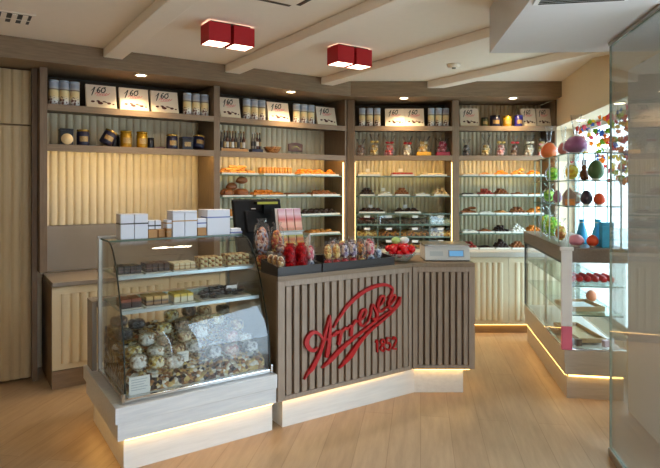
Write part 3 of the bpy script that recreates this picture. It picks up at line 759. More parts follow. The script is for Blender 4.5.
gift(207.4, 230, .46, .17, .12, RIBU, 'largest white box with blue band, right end of case top', vert=False, zr=.7)
gift(201.5, 210, .582, .168, .07, None, 'tall white box standing behind the largest blue-banded box')
gift(231, 242, .47, .02, .08, RIBU, 'flat white packet with blue stripe at right end of case top', vert=False, zr=.5, name='packet')
gift(231.6, 241, .475, .016, .07, None, 'upper flat white packet lying on the blue-striped packet', z=ZT+.0215, name='packet')

# ------------------------------------------------------------------ things on the counter
ZK = .9855
# till
t = thing('cash_register', 'black touch screen till seen from behind on the counter', 'cash register', FC, .22, .70, ZK, rot=math.radians(-4))
MB().box(-.13, .13, -.12, .13, 0, .06, .01).build('base', BLACK, t)
MB().box(-.05, .05, .0, .06, .0605, .24, .008).build('stand', BLACK, t)
R = Matrix.Translation((0, -.03, .20)) @ Matrix.Rotation(math.radians(-16), 4, 'X')
MB().box(-.20, .19, -.022, .022, -.12, .28, .012, rot=R).build('screen', BLACK, t)
R2 = Matrix.Translation((0, -.045, .22)) @ Matrix.Rotation(math.radians(-20), 4, 'X')
MB().box(-.12, .12, -.032, -.012, .0, .17, .008, rot=R2).build('rear_cover', BLACK, t)
cd = MB().box(-.045, .135, -.06, .0, .432, .458, .005).build('customer_display', BLACK, t)
MB().box(-.038, .128, -.0615, -.0603, .436, .454).build('display_panel', LCDY, cd)
MB().box(.02, .08, -.05, -.01, .36, .4315).build('display_pole', BLACK, t)
MB().box(-.06, -.025, -.0240, -.0225, .20, .206, rot=R).build('badge', PRICE, t)
# leaning rack of packets
VRK = .37; URK = FC.u_at(283, VRK)
t = thing('counter_rack', 'white sloping rack of pink and yellow packets right of the till', 'display rack', FC, URK, VRK, ZK, rot=math.radians(-6))
R = Matrix.Translation((0, .05, .02)) @ Matrix.Rotation(math.radians(-15), 4, 'X')
MB().box(0, .20, -.004, .004, 0, .40, rot=R).build('back_board', WHITE, t)
for x in (-.006, .201): MB().prism([(-.02, 0), (.17, 0), (.17, .02), (.10, .14), (.0, .22), (-.02, .22)], x, x+.005, 'x').build('side', WHITE, t)
for z in (.03, .225): MB().box(.005, .195, -.045, -.005, z-.006, z, rot=R).build('ledge', WHITE, t)
for z in (.03, .225): MB().box(.005, .195, -.046, -.0455, z-.006, z+.02, rot=R).build('lip', GLASS, t)
PKP = bands('pink_striped_packet', [(0, (226, 150, 130)), (.35, (236, 190, 170)), (.5, (210, 110, 110)), (.75, (226, 200, 210)), (1, (200, 150, 170))], .165)
PKY = bands('yellow_packet', [(0, (224, 150, 80)), (.25, (226, 196, 90)), (.4, (220, 110, 70)), (.6, (226, 196, 90)), (.8, (200, 100, 70)), (1, (200, 210, 120))], .165)
rx, ry = FC.w(URK, VRK)
FRK = Frame(rx, ry, 34.1-6)
for row, (z, mat, wn) in enumerate(((.2255, PKP, 'pink striped'), (.0305, PKY, 'yellow and red'))):
    for i in range(3):
        p = R @ Vector((.037+i*.063, -.025, z))
        def mk(): return MB().box(-.028, .028, -.009, .009, 0, .165, .005).build('packet', mat)
        o = inst(('pk', row), mk, '%s packet, %s in the %s row of white rack' % (wn, ['left', 'middle', 'right'][i], 'top' if row == 0 else 'lower'), 'packet', FRK, p.x, p.y, ZK+p.z+.0005, 'packets in the white rack')
        o.rotation_euler = (math.radians(-15), 0, FRK.a)
# dark trays
for u0, u1, lab in ((.0, .332, 'dark brown tray of red pouches at left end of counter front'), (.336, .965, 'long dark brown tray of sweet bags along the counter front')):
    t = thing('counter_tray', lab, 'tray', FC, u0+.002, .004, ZK)
    L = u1-u0-.004; D = .235
    MB().box(0, L, 0, D, 0, .008).build('bottom', DARK, t)
    MB().box(0, L, 0, .008, .0085, .058, .002).build('front_wall', DARK, t)
    MB().box(0, L, D-.008, D, .0085, .085, .002).build('back_wall', DARK, t)
    for x in (0, L-.008): MB().prism([(.0085, .0085), (D-.0085, .0085), (D-.0085, .085), (.0085, .058)], x, x+.008, 'x').build('side_wall', DARK, t)
REDF = mottled('red_candy', [(190, 24, 30), (150, 14, 22), (214, 60, 60), (120, 12, 20)], 60)
YELF = mottled('yellow_candy', [(220, 180, 90), (236, 214, 150), (190, 140, 60), (214, 150, 80)], 60)
PURF = mottled('purple_white_candy', [(150, 130, 160), (200, 190, 200), (90, 70, 90), (220, 200, 190)], 60)
BRNF = mottled('brown_orange_candy', [(120, 74, 50), (190, 110, 50), (80, 50, 36), (214, 150, 70)], 60)
MIXF = mottled('mixed_candy', [(190, 120, 90), (220, 190, 170), (120, 60, 50), (170, 170, 190)], 60)
ORAF = mottled('orange_cookie_mix', [(210, 130, 60), (190, 70, 40), (226, 190, 110), (140, 70, 40)], 60)
POPC = mottled('white_nut_brittle', [(236, 214, 160), (210, 160, 90), (244, 232, 200), (170, 110, 60)], 44)
BLUF = mottled('blue_grey_candy', [(130, 150, 180), (190, 200, 214), (80, 90, 120), (214, 214, 220)], 60)
PNKF = mottled('pink_candy', [(226, 120, 130), (240, 180, 180), (200, 60, 80), (236, 210, 200)], 60)
TRANSLUC = glassy('red_pouch_film', (230, 120, 120), .12, 1.35, film=.25, bump=.7, bscale=30, filmcol=(196, 30, 40))
def pouch(h, r, lower, upper, film=None, split=.35):
    e = empty('candy_bag')
    MB().ball((0, 0, h*split*.55), (r*.9, r*.72, h*split*.55), 14, 10, .08, 2).build('lower_filling', lower, e, True)
    MB().ball((0, 0, h*(split+.30)), (r*.88, r*.68, h*.30), 14, 10, .10, 5).build('upper_filling', upper, e, True)
    MB().lathe([(r*.6, .001), (r*.98, h*.12), (r*1.02, h*.5), (r*.95, h*.82), (r*.8, h*.94)], 16, cap=False, wob=lambda a, z: .05*math.sin(6*a+z*40)).build('film', film or BAGF, e, True)
    MB().lathe([(r*.8, h*.94), (r*.45, h*1.0), (r*.62, h*1.08)], 16, cap=False, wob=lambda a, z: .16*math.sin(7*a)).build('gathered_top', film or BAGF, e, True)
    return e
ZB = ZK+.0095
def bag(key, px, v, h, r, lower, upper, lab, film=None, z=ZB, split=.35, at=None):
    u = FC.u_at(px, v) if at is None else at
    if z == ZB: u = min(max(u, (.012 if px < 323 else .348)+r*.98), (.322 if px < 323 else .952)-r*.98)
    return inst(key, lambda: pouch(h, r, lower, upper, film, split), lab, 'bag of sweets', FC, u, v, z, 'sweet bags on the counter', 0, (1, 1, 1.12))
bag('b1', 290, .075, .155, .042, REDF, REDF, 'red pouch of sweets, left one at the front of short tray', TRANSLUC, at=.128)
bag('b2', 303, .075, .155, .042, MIXF, REDF, 'red topped pouch with mixed sweets in middle of short tray', TRANSLUC, at=.215)
bag('b3', 314, .075, .155, .030, BLUF, PNKF, 'pink and grey sweet bag at right end of short tray', at=.289)
for q, (v_, lab) in enumerate(((.048, 'front'), (.113, 'middle'), (.178, 'rear'))):
    bag('b4', 275, v_, .105, .031, POPC, POPC, 'bag of pale nut brittle, %s one of three along left end of short tray' % lab, at=.046)
bag('b5', 285, .175, .165, .040, ORAF, MIXF, 'orange and red sweet bag behind the red pouches', at=.125)
bag('b6', 301, .175, .165, .040, ORAF, BRNF, 'brown and orange sweet bag at back of short tray', at=.21)
bag('b9', 312, .17, .16, .034, REDF, ORAF, 'orange and red sweet bag at back right corner of short tray', at=.287)
# tall bags standing on the counter behind the short tray
bag('b7', 262, .32, .29, .055, ORAF, MIXF, 'tallest bag of mixed candy standing in front of the till', z=ZK+.0005, split=.3)
bag('b8', 277, .315, .265, .05, REDF, ORAF, 'tall bag of orange candy beside the tallest bag, before the till', z=ZK+.0005, split=.3)
names = [('yellow', YELF), ('yellow', YELF), ('purple and white', PURF), ('purple and white', PURF), ('brown', BRNF)]
xs = [328, 336.5, 345, 353.5, 362]
for i, (nm, m_) in enumerate(names):
    bag(('f', nm), xs[i], .06, .155, .034, REDF if i < 4 else ORAF, m_, '%s sweet bag, %s in front row of the long tray' % (nm, nth(i, 7)))
bag('f5', 371, .06, .16, .034, BLUF, PNKF, 'pink sweet bag with blue base, second from right in long tray front row')
bag('f6', 378.5, .09, .10, .03, BLUF, BLUF, 'small blue grey sweet bag at right end of long tray')
for i, (px, nm, m_) in enumerate(((333, 'mixed pastel', MIXF), (342, 'orange', ORAF), (351, 'purple and white', PURF), (360, 'brown', BRNF), (369, 'pink', PNKF))):
    bag(('r', nm), px, .155, .165, .036, ORAF, m_, '%s sweet bag, %s in back row of the long tray' % (nm, nth(i, 5)))
# bowl of red sweets
FB = Frame(.535, 4.19, 0)
GLASSB = glassy('bowl_glass', (225, 235, 235), .02, 1.5, film=.12)
bo = props(put(MB().lathe([(.045, .002), (.06, .004), (.098, .04), (.118, .066), (.112, .067), (.09, .042), (.055, .012), (0, .012)], 24, cap=False).build('bowl', GLASSB, None, True), FB, 0, 0, ZK), 'clear glass bowl of shiny red balls on the counter corner', 'bowl')
REDB = plain('shiny_red', (214, 18, 26), .18)
pos = []
for k in range(7): pos.append((.066*math.cos(k*.8976), .066*math.sin(k*.8976), .062))
for k in range(7): pos.append((.092*math.cos(k*.8976+.4), .092*math.sin(k*.8976+.4), .098))
for k in range(4): pos.append((.038*math.cos(k*1.5708+.2), .038*math.sin(k*1.5708+.2), .112))
for i, (a, c_, z) in enumerate(pos):
    def mk():
        e = empty('red_ball'); MB().ball((0, 0, 0), .0265, 16, 10).build('ball', REDB, e, True)
        MB().lathe([(.004, .026), (.002, .031), (0, .031)], 6).build('tip', plain('gold_tip', (200, 150, 60), .3), e); return e
    inst('redball', mk, 'shiny red ball heaped in the glass bowl on counter corner', 'candy', FB, a, c_, ZK+z, 'red balls in the glass bowl', i*.7)
for i, (a, c_, z, col, nm) in enumerate(((-.035, .005, .158, (170, 200, 120), 'pale green'), (.03, .012, .160, (226, 228, 224), 'white'))):
    o = props(put(MB().ball((0, 0, 0), (.035, .03, .027), 16, 10).build('sweet', plain(nm.replace(' ', '_')+'_sweet', col, .3), None, True), FB, a, c_, ZK+z), nm+' egg shaped sweet on top of the red balls in bowl', 'candy')
# scale
FS = Frame(.725, 4.20, 0)
t = thing('shop_scale', 'white shop scale with steel pan and blue screen on counter end', 'scale', FS, 0, 0, ZK)
MB().prism([(0, .008), (.0, .02), (.03, .112), (.26, .112), (.26, .008)], 0, .34, 'x').build('housing', plain('scale_white', (214, 214, 210), .4), t)
MB().box(.005, .335, .004, .255, 0, .0075).build('base', BLACK, t)
MB().box(.03, .31, .04, .25, .1125, .119).build('pan_support', STEEL, t)
MB().box(-.006, .346, .012, .27, .1195, .128, .004).build('weighing_pan', STEEL, t)
R = Matrix.Translation((.175, .004, .03)) @ Matrix.Rotation(-math.atan2(.03, .092), 4, 'X')
sc_ = MB().box(0, .12, -.006, -.002, .0, .055, rot=R).build('screen', plain('screen_frame', (150, 160, 170), .3), t)
MB().box(.008, .112, -.0075, -.0062, .008, .048, rot=R).build('display_panel', LCD, sc_)
MB().box(-.14, -.04, -.004, -.001, .01, .045, rot=R).build('keypad', plain('pale_keys', (190, 196, 196), .4), t)

# ------------------------------------------------------------------ top shelf: tins and boxes with script
TIN = bands('printed_tin', [(0, (176, 178, 190)), (.14, (226, 224, 222)), (.3, (236, 222, 190)), (.38, (244, 222, 166)), (.6, (246, 228, 178)), (.64, (120, 100, 90)), (.67, (214, 216, 220)), (.78, (190, 204, 226)), (.95, (206, 216, 232)), (1, (180, 196, 216))], .205, .35, ((110, 70, 60), 55, .55, .38))
TINL = plain('tin_lid', (190, 206, 226), .3, .3)
def canister():
    e = empty('tin'); MB().lathe([(.036, 0), (.038, .003), (.038, .190)], 24).build('body', TIN, e, True)
    MB().lathe([(.0388, .1905), (.0388, .203), (.0365, .206), (0, .206)], 24).build('lid', TINL, e, True); return e
BOXM = bands('cream_gift_box', [(0, (240, 226, 190)), (.1, (238, 224, 196)), (.5, (232, 216, 194)), (1, (230, 214, 196))], .21)
INK = plain('black_ink', (24, 20, 22), .5); PINK = plain('pink_ink', (226, 110, 110), .5); CHOCP = plain('chocolate_print', (84, 34, 22), .5)
def box160():
    e = empty('gift_box')
    R = Matrix.Translation((0, 0, .0088)) @ Matrix.Rotation(math.radians(-14), 4, 'X'); w, h = .118, .205
    MB().box(-w, w, 0, .035, 0, h, .002, rot=R).build('box_body', BOXM, e)
    def tr(m): m.blob_shift(R); return m
    m = MB()
    m.ribbon([(-.075, .105), (-.062, .14), (-.045, .185)], [.005, .009, .006], -.0016, -.0003); m.ribbon([(-.078, .150), (-.066, .158), (-.05, .182)], [.004, .005, .006], -.0014, -.0003)
    m.ribbon([(-.003, .186), (-.018, .176), (-.03, .153), (-.026, .138), (-.014, .140), (-.008, .154), (-.018, .160), (-.028, .152)], .008, -.0016, -.0003)
    m.ribbon([(.024, .184), (.008, .172), (.002, .150), (.010, .138), (.026, .146), (.034, .166), (.026, .183), (.040, .184)], .008, -.0016, -.0003)
    tr(m).build('lettering', INK, e)
    m = MB()
    m.ribbon([(-.05, .116), (-.034, .138), (-.030, .118), (-.016, .132), (-.010, .116), (.002, .130), (.010, .116), (.022, .132), (.030, .118), (.042, .134), (.05, .120), (.068, .138)], .004, -.0016, -.0003)
    m.ribbon([(-.04, .106), (0, .108), (.045, .116)], .003, -.0016, -.0003); tr(m).build('script', PINK, e)
    m = MB()
    for x, z, rx, rz in ((-.068, .052, .015, .009), (-.01, .042, .022, .013), (-.026, .058, .014, .008), (.02, .056, .014, .006), (.058, .044, .017, .010), (.092, .038, .009, .006), (.036, .052, .012, .004)):
        m.ball((x, -.001, z), (rx, .0015, rz), 12, 6, .1, int(abs(x)*999))
    tr(m).build('picture', CHOCP, e)
    return e
ZU = ZS2b+.0005
def trio(F, px0, px1, v, lab):
    uc = F.u_at((px0+px1)/2, v); st = max(.0742 if F is FCD else .0785, (F.u_at(px1, v)-F.u_at(px0, v))/3); us = [uc+(i-1)*st for i in range(3)]
    for i, u in enumerate(us):
        inst('tin', canister, 'printed blue and yellow tin, %s of three %s' % (['left', 'middle', 'right'][i], lab), 'tin', F, u, v, ZU, 'printed tins on the top shelf', i*.3, (.94, .94, 1) if F is FCD else 1.0)
def b160(F, px0, px1, v, lab):
    u = (F.u_at(px0, v)+F.u_at(px1, v))/2; w = abs(F.u_at(px1, v)-F.u_at(px0, v))
    inst('b160', box160, 'cream box with black 160 in script, '+lab, 'box', F, u, v, ZU, 'cream script boxes on the top shelf', 0, (min(1.05, w/.236), 1, 1))
VT = .285
trio(FAB, 49, 79.5, VT+.02, 'at left end of the far left bay')
b160(FAB, 86.5, 117, VT, 'beside the tins at far left')
b160(FAB, 119.5, 150, VT, 'second in the far left bay')
b160(FAB, 152, 179, VT, 'third in the far left bay')
trio(FAB, 183, 209, VT+.02, 'at right end of the far left bay')
b160(FAB, 221, 241, VT, 'at left end of second bay')
trio(FAB, 243, 265.5, VT+.02, 'left of second bay centre')
b160(FAB, 268.5, 290.5, VT, 'in the middle of second bay')
trio(FAB, 293, 314.5, VT+.02, 'right of second bay centre')
b160(FAB, 318, 337, VT, 'at right end of second bay')
trio(FCD, 358.5, 381, VT+.02, 'at left end of third bay')
b160(FCD, 385.5, 405, VT, 'left of the close pair in third bay')
b160(FCD, 405.3, 424.5, VT, 'right of the close pair in third bay')
trio(FCD, 427.5, 449.5, VT+.02, 'at right end of third bay')
b160(FCD, 460.5, 479.5, VT, 'alone at left end of right-hand bay')
b160(FCD, 522, 536.5, VT, 'left of the last two in right-hand bay')
b160(FCD, 537.5, 551.5, VT, 'rightmost of all in right-hand bay')
# jars and tins
JB = plain('black_tin', (24, 22, 30), .3); JN = plain('navy_tin', (26, 28, 58), .3); JG = plain('gold_jar', (168, 128, 30), .25, .4); JL = plain('gold_lid', (206, 170, 90), .25, .6); LAB = plain('gold_label', (150, 122, 76), .4, .3, var=.35, scale=90); CREAMLID = plain('cream_lid', (226, 196, 148), .5); BLUET = plain('blue_tin', (30, 28, 110), .3); GRNT = plain('green_black_tin', (60, 70, 30), .35)
def jar(name, body, lid, h=.135, r=.052, label=True, box=False):
    e = empty(name)
    if box: MB().box(-r, r, -r, r, 0, h*.88, .004).build('body', body, e)
    else: MB().lathe([(r*.95, 0), (r, .004), (r, h*.8), (r*.9, h*.86), (r*.9, h*.88)], 22).build('body', body, e, True)
    if box: MB().box(-r*1.03, r*1.03, -r*1.03, r*1.03, h*.8805, h, .004).build('lid', lid, e)
    else: MB().lathe([(r*.98, h*.8805), (r*.98, h*.98), (r*.94, h), (0, h)], 22).build('lid', lid, e, True)
    if label:
        if box: MB().box(-r*.6, r*.6, -r-.0015, -r-.0003, h*.25, h*.6).build('label', LAB, e)
        else:
            m = MB(); pts = []
            for i in range(9):
                a = -PI/2-.7+1.4*i/8; pts.append((a,))
            for (a,), (b_,) in zip(pts, pts[1:]):
                q = [m.bm.verts.new((math.cos(t_)*(r+.0012), math.sin(t_)*(r+.0012), z_)) for t_, z_ in ((a, h*.25), (b_, h*.25), (b_, h*.58), (a, h*.58))]; m.bm.faces.new(q)
            m.build('label', LAB, e, True)
    return e
ZM = ZS1b+.0005
VJ = .30
def onshelf(key, make, F, px, v, z, lab, cat, group=None, rot=0, sc=1.0): return inst(key, make, lab, cat, F, F.u_at(px, v), v, z, group, rot, sc)
JT = 'jars and tins on the middle shelf'
o = onshelf('j1', lambda: jar('tin', JB, JB, .135, .05, False, True), FAB, 66, VJ, ZM, 'square black tin behind round cream lid at left end of middle shelf', 'tin', JT)
o = props(put(MB().lathe([(0, 0), (.042, .001), (.045, .005), (.045, .012), (0, .016)], 24).blob_shift(Matrix.Translation((0, 0, .045)) @ Matrix.Rotation(PI/2-.15, 4, 'X')).build('round_lid', CREAMLID, None, True), FAB, FAB.u_at(67, .222), .222, ZM), 'round cream lid propped against the square black tin', 'lid')
onshelf('j2', lambda: jar('tin', JN, JL, .135, .05), FAB, 83, VJ, ZM, 'navy tin with gold lid, second from left on middle shelf', 'tin', JT)
# tilted tin in a stand
t = onshelf('j3', lambda: jar('tin', JN, JL, .12, .055), FAB, 105, VJ, ZM+.028, 'navy tin tipped over on its side leaning right, middle shelf', 'tin', JT)
t.rotation_euler = (0, math.radians(28), FAB.a)
onshelf('j3b', lambda: jar('tin', JB, JB, .12, .045, False), FAB, 114.5, VJ+.12, ZM, 'plain black tin half hidden behind the tipped navy tin', 'tin', JT)
onshelf('j4', lambda: jar('jar', JG, JG, .145, .048), FAB, 126, VJ, ZM, 'amber gold jar, left of the two on left bay middle shelf', 'jar', JT)
onshelf('j4', None, FAB, 142, VJ, ZM, 'amber gold jar, right of the two on left bay middle shelf', 'jar', JT)
onshelf('j5', lambda: jar('tin', JB, JB, .10, .035, False), FAB, 150, VJ+.06, ZM, 'small black tin tucked behind the right amber jar', 'tin', JT)
props(put(MB().box(-.05, .05, -.02, .02, 0, .018, .006).build('chocolate_bar', plain('wine_red_wrapper', (70, 40, 44), .4)), FAB, FAB.u_at(159.5, .3), .3, ZM), 'low dark red bar lying between amber jars and navy tins', 'chocolate bar')
onshelf('j2', None, FAB, 172, VJ, ZM, 'navy tin with gold lid right of low dark bar', 'tin', JT)
onshelf('j6', lambda: jar('tin', JB, JN, .118, .05, True, True), FAB, 186, VJ, ZM, 'square black tin with gold label right of navy tin', 'tin', JT)
t = onshelf('j3', None, FAB, 198, VJ+.02, ZM+.02, 'navy tin tipped back at right end of left bay', 'tin', JT); t.rotation_euler = (math.radians(-14), math.radians(10), FAB.a)
# top shelf right bay tins
JT2 = 'tins on the top shelf of the right-hand bay'
onshelf('t1', lambda: jar('tin', GRNT, JB, .10, .036), FCD, 484.5, VT, ZU, 'green and black tin beside lone 160 box, right-hand bay', 'tin', JT2)
onshelf('t2', lambda: jar('tin', JN, JB, .125, .055), FCD, 495, VT+.02, ZU, 'wide navy tin between green tin and gold jar', 'tin', JT2)
onshelf('t3', lambda: jar('jar', JG, JG, .115, .048), FCD, 507.2, VT, ZU, 'gold jar between wide navy tin and bright blue tin', 'jar', JT2)
onshelf('t4', lambda: jar('tin', BLUET, BLUET, .125, .045), FCD, 518.6, VT, ZU, 'bright blue tin right of gold jar, right-hand bay', 'tin', JT2)

# second bay middle shelf: wooden tray with bottles, basket, framed picture
u0, u1 = FAB.u_at(221.5, .27), FAB.u_at(248, .27)
t = thing('wooden_tray', 'shallow wooden tray holding dark slim bottles in second bay', 'tray', FAB, u0, .27, ZM)
MB().box(0, u1-u0, 0, .10, 0, .006).build('bottom', TAN, t)
MB().box(0, u1-u0, 0, .006, .0065, .03).build('front_wall', TAN, t); MB().box(0, u1-u0, .094, .10, .0065, .03).build('back_wall', TAN, t)
BOT = [plain('dark_bottle', (44, 32, 28), .25), plain('brown_bottle', (90, 50, 32), .25), plain('grey_bottle', (120, 108, 92), .3)]
def bottle(k):
    e = empty('bottle'); MB().lathe([(.013, 0), (.0145, .004), (.0145, .095), (.006, .125), (.006, .150)], 12).build('body', BOT[k], e, True)
    MB().lathe([(.008, .1505), (.008, .165), (0, .166)], 10).build('cap', [JL, TAN, PORC][k], e); 
    MB().lathe([(.0148, .03), (.0148, .075)], 12, cap=False).build('label', [LAB, PORC, DARK][k], e, True); return e
n = 9
for i in range(n):
    k = [2, 0, 1, 0, 1, 0, 2, 0, 1][i]
    inst(('bot', k), lambda: bottle(k), '%s slim bottle, %s in the wooden tray' % (['dark', 'brown', 'grey'][k], nth(i, n)), 'bottle', FAB, u0+.022+(u1-u0-.044)*i/(n-1), .32, ZM+.0065, 'bottles in the wooden tray', 0, (1, 1, 1.2))
t = onshelf('blk', lambda: (lambda e: (MB().box(-.06, .06, -.04, .04, 0, .035, .003).build('box_body', JN, e), e)[1])(empty('display_box')), FAB, 256, .31, ZM, 'small dark blue stand box with slim figures right of wooden tray', 'box')
for i, (dx, k) in enumerate(((-.04, 2), (-.012, 2), (.014, 1), (.042, 0))):
    inst(('bot', k), lambda: bottle(k), '%s slim bottle, %s on the dark blue box' % (['dark', 'brown', 'grey'][k], nth(i, 4)), 'bottle', FAB, FAB.u_at(256, .31)+dx, .31, ZM+.0355, 'bottles on the dark blue box', 0, (1, 1, 1))
BASK = mottled('wicker', [(150, 96, 48), (176, 120, 64), (120, 74, 38), (190, 140, 80)], 70, .6)
bk = empty('basket'); MB().lathe([(.05, 0), (.075, .03), (.088, .055), (.084, .056), (.07, .03), (.045, .006), (0, .006)], 24, cap=False).build('bowl', BASK, bk, True)
m = MB(); m.tube([(.086*math.cos(a), .086*math.sin(a), .057) for a in [2*PI*i/24 for i in range(25)]], .006, 8); m.build('rim', BASK, bk, True)
props(put(bk, FAB, FAB.u_at(272.5, .30), .30, ZM), 'small round wicker basket on middle shelf of second bay', 'basket')
t = thing('wall_plaque', 'small arched brown wooden plaque hanging on ribbed panel, second bay', 'plaque', FAB, FAB.u_at(295.5, .575), .570, 1.985)
MB().prism([(-.085, -.045), (.085, -.045), (.09, .035), (.05, .048), (0, .052), (-.05, .048), (-.09, .035)], 0, .014, 'y').build('board', wood('plaque_wood', (120, 60, 30), (150, 84, 44), 'X', .35), t)
m = MB(); m.ribbon([(-.05, -.02), (-.02, .006), (0, .012), (.02, .006), (.05, -.02)], .008, -.004, -.0005); m.build('arch_motif', JL, t)

# cellophane gifts, third and right-hand bays
COLS = {'brown': (110, 70, 46), 'gold': (214, 176, 90), 'red': (190, 40, 36), 'cream': (230, 214, 180), 'yellow': (240, 180, 40), 'crimson': (160, 20, 50), 'dark': (60, 48, 40), 'pink': (226, 150, 140)}
def cello(colour, ribbon, h=.20, r=.055, box=None):
    e = empty('gift_bag'); rr = random.Random(hash(colour) % 97 if False else sum(map(ord, colour)))
    m1 = plain('sweet_'+colour, COLS[colour], .35, var=.25, scale=60)
    alt = plain('sweet_alt_'+colour, tuple(min(255, int(c*.5+110)) for c in COLS[colour]), .35, var=.25, scale=60)
    z0 = 0.002
    if box:
        MB().box(-r*.95, r*.95, -r*.7, r*.7, .002, .042, .003).build('carton', plain('carton_'+box, COLS[box], .4), e); z0 = .0425
    for i in range(20):
        a = i*2.4; q = r*.62*math.sqrt(((i % 5)+.3)/5)*(1-.14*(i//5)); zz = z0+.018+(i//5)*.028
        MB().ball((q*math.cos(a), q*math.sin(a)*.8, zz), .0185, 10, 7, .06, i).build('sweet', m1 if i % 2 else alt, e, True)
    MB().lathe([(r*.75, 0.0005), (r, h*.08), (r*1.02, h*.3), (r*.72, h*.52), (r*.22, h*.62)], 18, cap=False, wob=lambda a, z: .06*math.sin(5*a+60*z)).build('wrap', CELLO, e, True)
    MB().lathe([(r*.22, h*.621), (r*.55, h*.8), (r*.85, h*.98)], 18, cap=False, wob=lambda a, z: .22*math.sin(6*a+20*z)).build('gathered_top', CELLO, e, True)
    if ribbon:
        m = MB()
        m.lathe([(r*.24, h*.6), (r*.24, h*.64)], 12)
        for s_ in (-1, 1): m.ball((s_*.024, -.016, h*.635), (.024, .008, .014), 10, 6)
        m.build('ribbon', plain('bow_'+ribbon, COLS[ribbon], .4), e, True)
    return e
g = 'cellophane gifts on the middle shelf'
for px, col, rb, h, r, bx, lab in ((361, 'brown', None, .19, .055, None, 'brown'), (374.5, 'gold', 'gold', .245, .062, None, 'gold and white'), (389.5, 'red', 'red', .23, .072, None, 'red and cream with red bow'), (407.5, 'cream', 'red', .22, .06, None, 'cream with red bow'), (423.5, 'gold', None, .22, .08, 'yellow', 'gold on a yellow carton'), (442.5, 'crimson', 'crimson', .20, .078, 'crimson', 'crimson on a red carton')):
    onshelf(('cel', col, bx), lambda: cello(col, rb, h, r, bx), FCD, px, .30, ZM, 'cellophane gift, %s, in third bay' % lab, 'gift bag', g)
for px, col, rb, h, r, bx, lab in ((466.5, 'dark', None, .19, .045, None, 'slim dark one at left end'), (486, 'gold', None, .25, .060, None, 'tall gold and clear one'), (501, 'pink', 'gold', .235, .06, None, 'peach with gold bow'), (514.5, 'brown', 'red', .23, .04, None, 'slim brown with red bow'), (529.5, 'cream', 'cream', .235, .066, None, 'wide cream one'), (542, 'gold', 'pink', .20, .045, 'pink', 'gold on pink carton')):
    onshelf(('cel2', col, bx), lambda: cello(col, rb, h, r, bx), FCD, px, .30, ZM, 'cellophane gift, %s, in right-hand bay' % lab, 'gift bag', g)

# ------------------------------------------------------------------ glass shelves with trays of pastries
def gshelf(F, u0, u1, z, lab, v0=.215, v1=.585):
    return props(put(MB().slab(0, u1-u0, 0, v1-v0, -.010, 0).build('glass_shelf', [SHELFG, EDGE]), F, u0, v0, z), lab, 'glass shelf', 'glass shelves')
def tray_mesh(w, d, h=.018):
    m = MB()
    m.box(-w/2+.006, w/2-.006, -d/2+.006, d/2-.006, 0, .004)
    for a in ((-w/2, w/2, -d/2, -d/2+.005), (-w/2, w/2, d/2-.005, d/2), (-w/2, -w/2+.005, -d/2+.005, d/2-.005), (w/2-.005, w/2, -d/2+.005, d/2-.005)): m.box(a[0], a[1], a[2], a[3], .001, h)
    return m
def bay_more(w): return 1
PM = {'golden': plain('golden_crust', (206, 140, 66), .45, var=.3, scale=40), 'brown': plain('brown_crust', (150, 88, 44), .45, var=.3, scale=40), 'dark': plain('dark_choc_crust', (52, 30, 24), .35, var=.25, scale=40),
      'cream': plain('cream_cookie', (226, 198, 150), .55, var=.15, scale=40), 'red': plain('red_jelly', (170, 60, 46), .35, var=.3, scale=40), 'white': plain('sugar_white', (232, 226, 214), .6, var=.1, scale=40), 'orange': plain('orange_glaze', (224, 132, 40), .35, var=.25, scale=40)}
def pastry(shape, mat):
    m = MB(); nm = 'pastry'
    if shape == 'bun': m.ball((0, 0, .016), (.040, .034, .03), 14, 9, .05, 3, .5); nm = 'bun'
    elif shape == 'croissant':
        pts = []; rr = []
        for i in range(13):
            a = -1.25+2.5*i/12; pts.append((.05*math.sin(a), .05*(math.cos(a)-.6), .0228)); rr.append((.005+.017*math.cos(a*1.15)**1)*(1.0 if i % 2 else .86))
        m.tube(pts, [max(.004, q) for q in rr], 10); nm = 'croissant'
    elif shape == 'truffle': m.ball((0, 0, .017), .017, 12, 8, .06, 4); nm = 'truffle'
    elif shape == 'cookie': m.lathe([(.022, 0), (.028, .004), (.026, .012), (.012, .016), (0, .016)], 16, wob=lambda a, z: .06*math.sin(7*a)); nm = 'cookie'
    elif shape == 'stick': m.box(-.012, .012, -.03, .03, 0, .075, .006); nm = 'biscuit'
    elif shape == 'slab': m.box(-.022, .022, -.03, .03, 0, .034, .005); nm = 'cake_slice'
    elif shape == 'loaf': m.ball((0, 0, .03), (.070, .037, .05), 16, 10, .05, 8, .55); nm = 'bread_loaf'
    return m.build(nm, PM[mat], None, True)
SZ = {'bun': (.078, .046), 'croissant': (.092, .045), 'truffle': (.036, .034), 'cookie': (.055, .017), 'stick': (.031, .076), 'slab': (.047, .035), 'loaf': (.15, .102)}
WN = {'bun': 'bun', 'croissant': 'croissant', 'truffle': 'truffle', 'cookie': 'cookie', 'stick': 'upright biscuit', 'slab': 'slice', 'loaf': 'loaf'}
CN = {'golden': 'golden', 'brown': 'brown', 'dark': 'dark chocolate', 'cream': 'pale cream', 'red': 'red jelly', 'white': 'sugar white', 'orange': 'orange glazed'}
prnd = random.Random(11)
